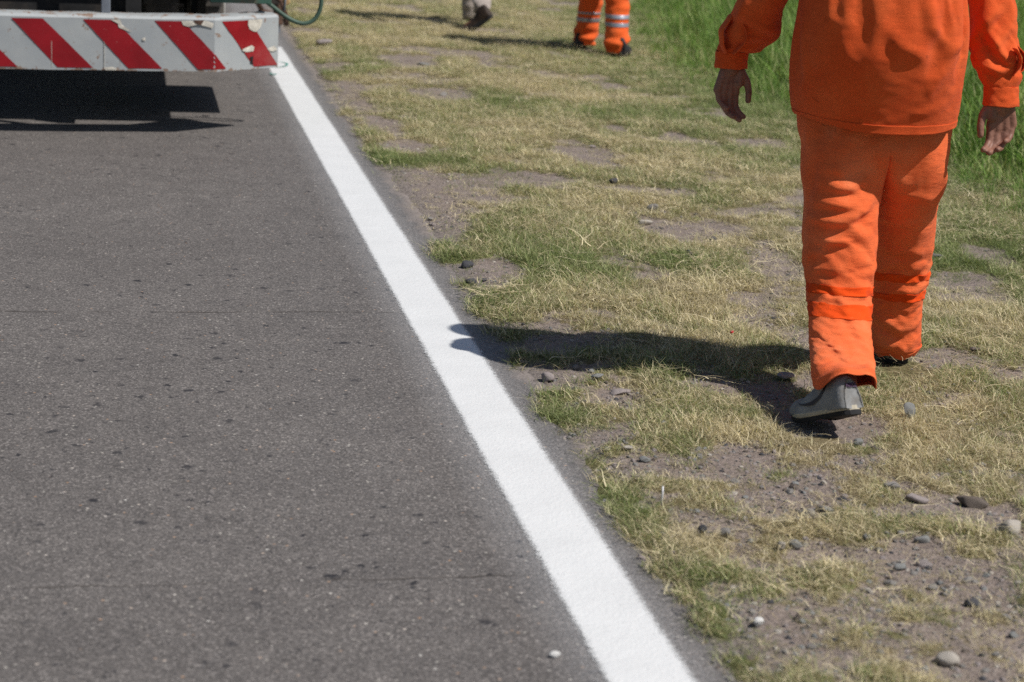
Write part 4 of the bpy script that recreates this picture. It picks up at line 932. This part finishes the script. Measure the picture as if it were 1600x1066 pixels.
    U.cap([(hx, hy + .03, sh_z - .08), (hx, hy + .05, sh_z + .1)], [.06, .055]); head(U, (hx, hy + .075, sh_z + .195))
    for (P, rad), (heel, toe) in zip(legs, feet):
        U.cap([(P[0].x, P[0].y, hz)] + P[:6], [.085] + [.078, .07, .055, .05, .042, .036]); heel = Vector(heel); toe = Vector(toe)
        U.cap([heel.lerp(toe, .2) + Vector((0, 0, .055)), heel.lerp(toe, .55) + Vector((0, 0, .045)), heel.lerp(toe, .85) + Vector((0, 0, .036))], [.024, .024, .016])
    for sh, el, wr, s in arms:
        U.cap([sh, el, wr], [.045, .04, .028]); hand(U, wr, (0, .1 * s, -1), (-s, .3, 0), (-.2 * s, -1, 0), 1.0, .6)
    st(U.build('body', SKIN, .0055, th, 2)); st(hair((hx, hy + .075, sh_z + .195), 0, 1, HAIR, th))
    for heel, toe in feet: st(shoe('boot', heel, toe, 0, th, boot_mat, kind=boot_kind, k=1.05))
    return th
far_person('person', 'worker in bright orange trousers with grey reflective bands at the shins', (3.51, 15.1, 0.04),
           (((3.385, 15.33, .035), (3.455, 15.58, .03)), ((3.595, 14.84, .03), (3.685, 15.07, .03))), ((3.465, 15.32, .48), (3.585, 15.02, .49)), (3.51, 15.15, .90), (1.40,),
           OR_W, OR_W, BOOT, True, bands=True, seed=3, grp=None, ankles=((3.445, 15.40, .10), (3.580, 14.93, .095)))
far_person('person', 'walker in taupe trousers and brown-black boots, farthest away, one heel lifted', (2.82, 16.9, 0.02),
           (((2.895, 16.38, .145), (2.650, 16.50, -.005)), ((2.84, 17.15, .02), (2.87, 17.42, .02))), ((2.86, 16.95, .56), (2.83, 17.2, .50)), (2.83, 17.0, .92), (1.42,),
           GREYCL, BLUECL, BOOTB, False, seed=9, grp=None, leg_r=(.10, .085, .072), ankles=((2.825, 16.52, .215), (2.845, 17.2, .11)))

# ------------------------------------------------------------------ the line-painting truck, rear end in view
BLK = simple('dusty_black_steel', (.02, .02, .021), .8, .25, 0, .4, 9, .3, dirt=(.06, .05, .042))
TYRE = simple('tyre_rubber', (.055, .052, .05), .85, .25, 0, .25, 14, .4, dirt=(.12, .105, .09))
GRNP = simple('dull_green_paint', (.055, .13, .10), .5, .4, .1, .2, 12, .1, dirt=(.12, .09, .06))
GALV = simple('galvanised_steel', (.20, .22, .26), .5, .5, .4, .2, 20)
RUST = simple('rusty_steel', (.10, .058, .042), .85, .25, .1, .45, 30, .6, dirt=(.05, .035, .03))
TANKM = simple('tank_white_paint', (.6, .6, .57), .45, .4, 0, .08, 4)
def mat_board():
    M = N('chipped_white_board'); c = M.coord(); n = M.noise(c, 5, 5, .6); sx = M.n('ShaderNodeSeparateXYZ'); M.lk(c, sx.inputs[0])
    col = M.ramp(n, [(.3, (.31, .335, .355)), (.7, (.39, .41, .415))])
    cc = M.n('ShaderNodeCombineXYZ'); M.lk(M.math('MULTIPLY', sx.outputs[0], 55.), cc.inputs[0]); M.lk(M.math('MULTIPLY', sx.outputs[2], 3.), cc.inputs[2])
    col = M.mix(M.ramp(M.noise(cc.outputs[0], 1.5, 3), [(.45, 0.), (.8, .35)]), col, (.36, .37, .38))
    low = M.math('SUBTRACT', 1.0, M.ramp(sx.outputs[2], [(.338, 0.), (.36, 1.)]))
    top = M.ramp(sx.outputs[2], [(.602, 0.), (.612, 1.)])
    e = M.math('MAXIMUM', M.math('MULTIPLY', low, .8), M.math('MULTIPLY', top, .55))
    rn = M.ramp(M.math('ADD', M.noise(c, 22, 6, .7), M.math('MULTIPLY', e, .16)), [(.62, 0.), (.66, 1.)])
    col = M.mix(M.math('MULTIPLY', rn, .85), col, M.ramp(M.noise(c, 50, 3), [(.3, (.16, .07, .035)), (.7, (.28, .19, .13))]))
    return M.fin(M.bsdf(col, .45, .45, normal=M.bump(M.noise(c, 14, 5), .25, .004)))
def mat_redstripe():
    M = N('worn_red_sheeting'); c = M.coord(); sx = M.n('ShaderNodeSeparateXYZ'); M.lk(c, sx.inputs[0])
    col = M.ramp(M.noise(c, 6, 4), [(.3, (.20, .002, .007)), (.7, (.30, .004, .012))])
    n = M.noise(c, 40, 6, .75); col = M.mix(M.ramp(n, [(.66, 0.), (.72, .6)]), col, (.6, .5, .48))
    f = M.math('MULTIPLY', M.ramp(sx.outputs[0], [(.45, 0.), (.8, .55)]), M.ramp(M.noise(c, 18, 5, .7), [(.35, .2), (.6, 1.)]))
    fade = M.math('MULTIPLY', f, M.math('SUBTRACT', 1., M.ramp(sx.outputs[2], [(.42, 0.), (.5, 1.)])))
    col = M.mix(fade, col, (.36, .09, .09))
    return M.fin(M.bsdf(col, .35, .5, normal=M.bump(M.noise(c, 30, 3), .12, .002)))
BOARD = mat_board(); RED = mat_redstripe(); PEEL = simple('peeled_grey_backing', (.55, .52, .46), .8, .2, 0, .3, 30, .5)
truck = empty('truck', (-.385, 13.0, 0)); tag(truck, 'truck rear with a red and white striped bumper at the white line', 'truck')
tinv = Matrix.Translation((.385, -13.0, 0))
def T(o):
    if o.parent == truck: o.matrix_parent_inverse = tinv
    return o
BP = [Vector(p) for p in ((-1.56, 10.66), (-1.21, 10.515), (.44, 10.655), (.785, 10.93))]
def face_pt(s, z, off):   # s along the board's front, measured from the right-hand bend
    a, b = (BP[1], BP[2]) if s <= 0 else (BP[2], BP[3]); d = (BP[2] - BP[1]).normalized() if s <= 0 else (BP[3] - BP[2]).normalized()
    n = Vector((d.y, -d.x)); p = BP[2] + d * s + n * off; return Vector((p.x, p.y, z))
outline = [(0, .337), (0, .600), (.012, .614), (.05, .619), (.13, .619), (.13, .612), (.05, .612), (.022, .600), (.022, .350), (.06, .344), (.06, .337)]
V = []; Fc = []; m_ = len(outline)
stations = []
for i in range(4):
    d0 = (BP[i] - BP[i - 1]).normalized() if i else None; d1 = (BP[i + 1] - BP[i]).normalized() if i < 3 else None
    n0 = Vector((-d0.y, d0.x)) if d0 else None; n1 = Vector((-d1.y, d1.x)) if d1 else None
    n = n0 if n1 is None else n1 if n0 is None else (n0 + n1).normalized() / max(.5, (n0 + n1).normalized().dot(n0)); stations.append((BP[i], n))
full = []
for (p, n), (q, k) in zip(stations[:-1], stations[1:]):
    for j in range(14): full.append((p.lerp(q, j / 14), n.lerp(k, j / 14)))
full.append(stations[-1])
for i, (p, n) in enumerate(full):
    w = .0012 * math.sin(i * 1.7)
    for d, z in outline: q = p + n * (d + w); V.append((q.x, q.y, z + w * (1.6 if z > .6 else .8)))
for i in range(len(full) - 1):
    for k in range(m_): k2 = (k + 1) % m_; Fc.append((i * m_ + k, i * m_ + k2, (i + 1) * m_ + k2, (i + 1) * m_ + k))
Fc += [tuple(range(m_)), tuple((len(full) - 1) * m_ + k for k in range(m_))[::-1]]
bump_ = T(mesh_obj('bumper', V, Fc, BOARD, truck, smooth=False))
def strip(name, sb0, sb1, st0, st1, mat, off=.0025, z0=.349, z1=.592, rag=.0, par=None):
    V = []; Fc = []; nu, nv = 16, 10; rg = random.Random(sb0)
    jl = [rg.uniform(-rag, rag) for _ in range(nv + 1)]; jr = [rg.uniform(-rag, rag) for _ in range(nv + 1)]
    for j in range(nv + 1):
        v = j / nv; a = sb0 + (st0 - sb0) * v + jl[j]; b = sb1 + (st1 - sb1) * v + jr[j]
        for i in range(nu + 1): V.append(face_pt(a + (b - a) * i / nu, z0 + (z1 - z0) * v, off))
    for j in range(nv):
        for i in range(nu): a = j * (nu + 1) + i; Fc.append((a, a + 1, a + nu + 2, a + nu + 1))
    return T(mesh_obj(name, V, Fc, mat, par or bump_, smooth=False))
for b0, b1, t0, t1 in ((-.789, -.613, -1.013, -.859), (-.4375, -.265, -.661, -.505), (-.085, .078, -.305, -.160)): strip('red_stripe', b0, b1, t0, t1, RED, rag=.0012)
strip('red_stripe', -1.16, -.985, -1.385, -1.23, RED); strip('red_stripe', -1.53, -1.355, -1.64, -1.60, RED)
strip('red_stripe', .270, .436, .048, .235, RED, rag=.002)
def patch(name, pts, mat, off=.005):
    V = [face_pt(s, z, off) for s, z in pts]; c0 = sum(V, Vector()) / len(V); V.append(c0 + Vector((0, -.001, 0)))
    T(mesh_obj(name, V, [(i, (i + 1) % len(pts), len(pts)) for i in range(len(pts))], mat, bump_, smooth=False))
patch('peeled_patch', [(-.525, .593), (-.475, .594), (-.47, .57), (-.44, .548), (-.415, .535), (-.45, .541), (-.485, .555), (-.49, .578)], PEEL)
patch('peeled_patch', [(-.17, .594), (-.04, .597), (-.005, .585), (-.012, .560), (-.05, .572), (-.10, .580), (-.135, .565), (-.16, .572)], PEEL)
patch('rust_spot', [(-.11, .598), (-.055, .600), (-.07, .575), (-.10, .582)], RUST, .007)
patch('peeled_patch', [(.225, .594), (.325, .595), (.312, .555), (.28, .530), (.262, .533), (.235, .545), (.222, .57)], PEEL)
patch('peeled_patch', [(.19, .445), (.25, .462), (.268, .45), (.262, .43), (.215, .428), (.185, .436)], PEEL)
patch('peeled_patch', [(.36, .440), (.41, .452), (.432, .43), (.40, .422), (.375, .425)], PEEL)
patch('rust_spot', [(.235, .40), (.262, .405), (.258, .375), (.262, .36), (.24, .372), (.245, .388)], BLK, .006)
patch('peeled_patch', [(-.368, .502), (-.352, .508), (-.350, .490), (-.366, .49)], PEEL)
patch('rust_spot', [(-.56, .352), (-.515, .356), (-.49, .345), (-.50, .338), (-.55, .338)], PEEL)
for s in (-.557, -.817): T(box('seam', tuple(face_pt(s, .415, .001)), (.002, .004, .13), PEEL, bump_, 0))
# bed, frame and running gear
for x in (-.70, -.107): T(box('post', (x, 10.70, .92), (.045, .05, .60), GALV, truck, .004))
T(box('chassis_rail', (-.80, 14.6, .66), (.08, 7.6, .22), BLK, truck)); T(box('chassis_rail', (.03, 14.6, .66), (.08, 7.6, .22), BLK, truck))
for y_ in (10.95, 12.6, 15.2): T(box('crossmember', (-.385, y_, .66), (.76, .10, .16), BLK, truck))
T(box('rear_beam', (-.43, 10.98, .80), (2.20, .10, .12), BLK, truck)); T(box('corner_plate', (.585, 10.965, .692), (.32, .10, .05), GRNP, truck, .004))
T(box('platform', (-.385, 14.6, .92), (2.33, 7.6, .10), GRNP, truck, .01)); T(box('side_board', (.765, 14.6, 1.12), (.03, 7.5, .30), GRNP, truck)); T(box('side_board', (-1.535, 14.6, 1.12), (.03, 7.5, .30), GRNP, truck))
T(box('tail_board', (-.385, 10.83, 1.12), (2.28, .03, .30), GRNP, truck))
T(box('side_step', (.53, 11.965, .385), (.41, 1.15, .06), BLK, truck)); T(box('step_bracket', (.40, 11.5, .62), (.05, .05, .44), BLK, truck)); T(box('step_bracket', (.40, 12.4, .62), (.05, .05, .44), BLK, truck))
T(box('paint_tank_box', (-.385, 11.75, .57), (.66, 1.0, .34), BLK, truck, .02)); T(cyl('compressor', (-.95, 12.1, .60), (0, 1, 0), .19, .8, BLK, truck, 28, .02))
T(cyl('paint_tank', (-.385, 13.4, 1.50), (0, 1, 0), .50, 2.6, TANKM, truck, 40, .06))
for s, x in ((1, .50), (-1, -1.27)):
    for dx in (0, -.30 * s):
        for yy in ((13.95, 17.6) if dx == 0 else (13.95,)):
            wh = T(cyl('wheel', (x + dx, yy, .45), (1, 0, 0), .43, .24, TYRE, truck, 48, .04)); r_ = T(cyl('rim', (x + dx + .118 * s, yy, .45), (1, 0, 0), .23, .03, TANKM, wh, 32, .008))
            for k in range(18):
                a = k * math.pi / 9; T(box('tread_block', (x + dx, yy + .432 * math.cos(a), .45 + .432 * math.sin(a)), (.20, .07, .018), TYRE, wh, .003, Euler((a - math.pi / 2, 0, 0))))
T(cyl('axle', (-.385, 13.95, .45), (1, 0, 0), .06, 1.7, BLK, truck, 16)); 
U = Union(); U.ell((-.385, 13.95, .45), (.2, .2, .2)); T(U.build('differential', BLK, .02, truck))
T(box('mudguard', (.44, 13.45, .80), (.42, .30, .02), BLK, truck, .004, Euler((.5, 0, 0))))
T(box('cab', (-.385, 18.9, 1.45), (2.3, 1.7, 1.6), TANKM, truck, .12)); T(box('cab_window', (-.385, 18.04, 1.75), (1.7, .02, .55), SH_DK, truck, .01))
# spraying gear beside the far end of the line
T(tube('spray_arm', [(.72, 14.9, .50), (.95, 14.85, .46), (1.06, 14.85, .40)], .022, RUST, truck, 10))
sg = T(cyl('spray_gun', (1.06, 14.85, .30), (0, .1, 1), .035, .24, RUST, truck, 20, .006)); T(cyl('nozzle', (1.06, 14.84, .16), (0, 0, 1), .018, .07, GALV, sg, 14)); T(box('valve_block', (1.02, 14.85, .36), (.09, .08, .07), BLK, sg))
T(tube('guide_arm', [(.95, 14.85, .46), (1.07, 14.65, .36), (1.10, 14.6, .27)], .016, RUST, truck, 10)); T(cyl('guide_wheel', (1.10, 14.6, .24), (1, .1, 0), .045, .03, RUST, truck, 24, .006))
T(box('gear_bracket', (.76, 14.3, .58), (.10, .08, .14), RUST, truck)); T(cyl('lamp_cap', (.84, 11.15, .665), (0, 1, 0), .02, .03, simple('tan_plastic', (.5, .33, .15)), truck, 16, .004))
T(tube('latch', [(.80, 11.1, .70), (.83, 11.1, .68), (.825, 11.1, .62)], .007, GALV, truck, 8)); T(tube('linkage', [(.74, 14.3, .56), (.86, 14.4, .42), (.93, 14.5, .30)], .018, RUST, truck, 8)); T(box('hanger', (.93, 14.5, .26), (.09, .05, .12), RUST, truck, .01, Euler((.2, .3, 0))))
HP = [(.719, 11, .675), (.764, 11, .643), (.815, 11, .604), (.873, 11, .572), (.925, 11, .56), (.975, 11, .578), (1.008, 11, .63), (1.017, 11, .691), (.998, 11, .775), (.902, 11, .839), (.783, 11, .851)]
T(tube('hose', [(.62, 11.02, .69), (.70, 11.01, .70)] + HP + [(.7, 11.05, .93), (.62, 11.1, .95)], .0115, simple('green_rubber_hose', (.055, .10, .075), .55, .4, 0, .15, 30), truck, 12, 2))
# green chalk-like marks on the white paint
GM = simple('green_marking_paint', (.10, .28, .24), .7, .3)
def mark(pts, w):
    P = [Vector((x, y, 0)) for x, y in pts]
    for _ in range(2): P = [P[0]] + [q for a, b in zip(P[:-1], P[1:]) for q in (a * .75 + b * .25, a * .25 + b * .75)] + [P[-1]]
    V = []
    for i, p in enumerate(P):
        t = (P[min(i + 1, len(P) - 1)] - P[max(i - 1, 0)]).normalized(); n = Vector((-t.y, t.x, 0)); ww = w * (.5 + .6 * math.sin(math.pi * i / (len(P) - 1)) + .15 * math.sin(i * 2.1)); z = .0085
        V += [(*(p + n * ww).xy, z), (*(p - n * ww).xy, z)]
    mesh_obj('green_paint_mark', V, [(2 * i, 2 * i + 1, 2 * i + 3, 2 * i + 2) for i in range(len(P) - 1)], GM, ln, smooth=False)
mark([(.942, 13.72), (.994, 13.73), (1.043, 13.81), (1.068, 13.925), (1.05, 14.03), (1.0, 14.07)], .007); mark([(.915, 13.40), (.923, 13.30), (.952, 13.374)], .008)
# little things lying about
litter = Union(); 
sq = tube('plastic_straw', [(1.297, 4.655, .015), (1.300, 4.66, .045), (1.301, 4.665, .062)], .0026, simple('white_plastic', (.55, .55, .57), .4), None, 8)
tag(sq, 'short white plastic stick standing up in the grass right of the line', 'stick')
bpy.data.objects['plastic_straw']
rb = stone(1.96, 6.31, .018, 'brown', 'tiny crumpled red scrap on dry grass above the big shadow', .7, .6, .3, .1, 77, 'red_scrap', .006, 0, 'scrap', 'litter on the verge'); rb.data.materials.clear(); rb.data.materials.append(simple('red_foil', (.5, .02, .03), .4)); del rb['group']
lf = rock_mesh('dry_leaf', 55, 3, .16, 5); lf.materials.append(SM['mauve']); lo_ = bpy.data.objects.new('dry_leaf', lf); COL.objects.link(lo_); lo_.location = (1.41, 15.02, .05); lo_.scale = (.15, .09, .22); lo_.rotation_euler = (.1, -.12, .2)
tag(lo_, 'pale curled leaf lying by the road edge near the truck bumper', 'leaf')
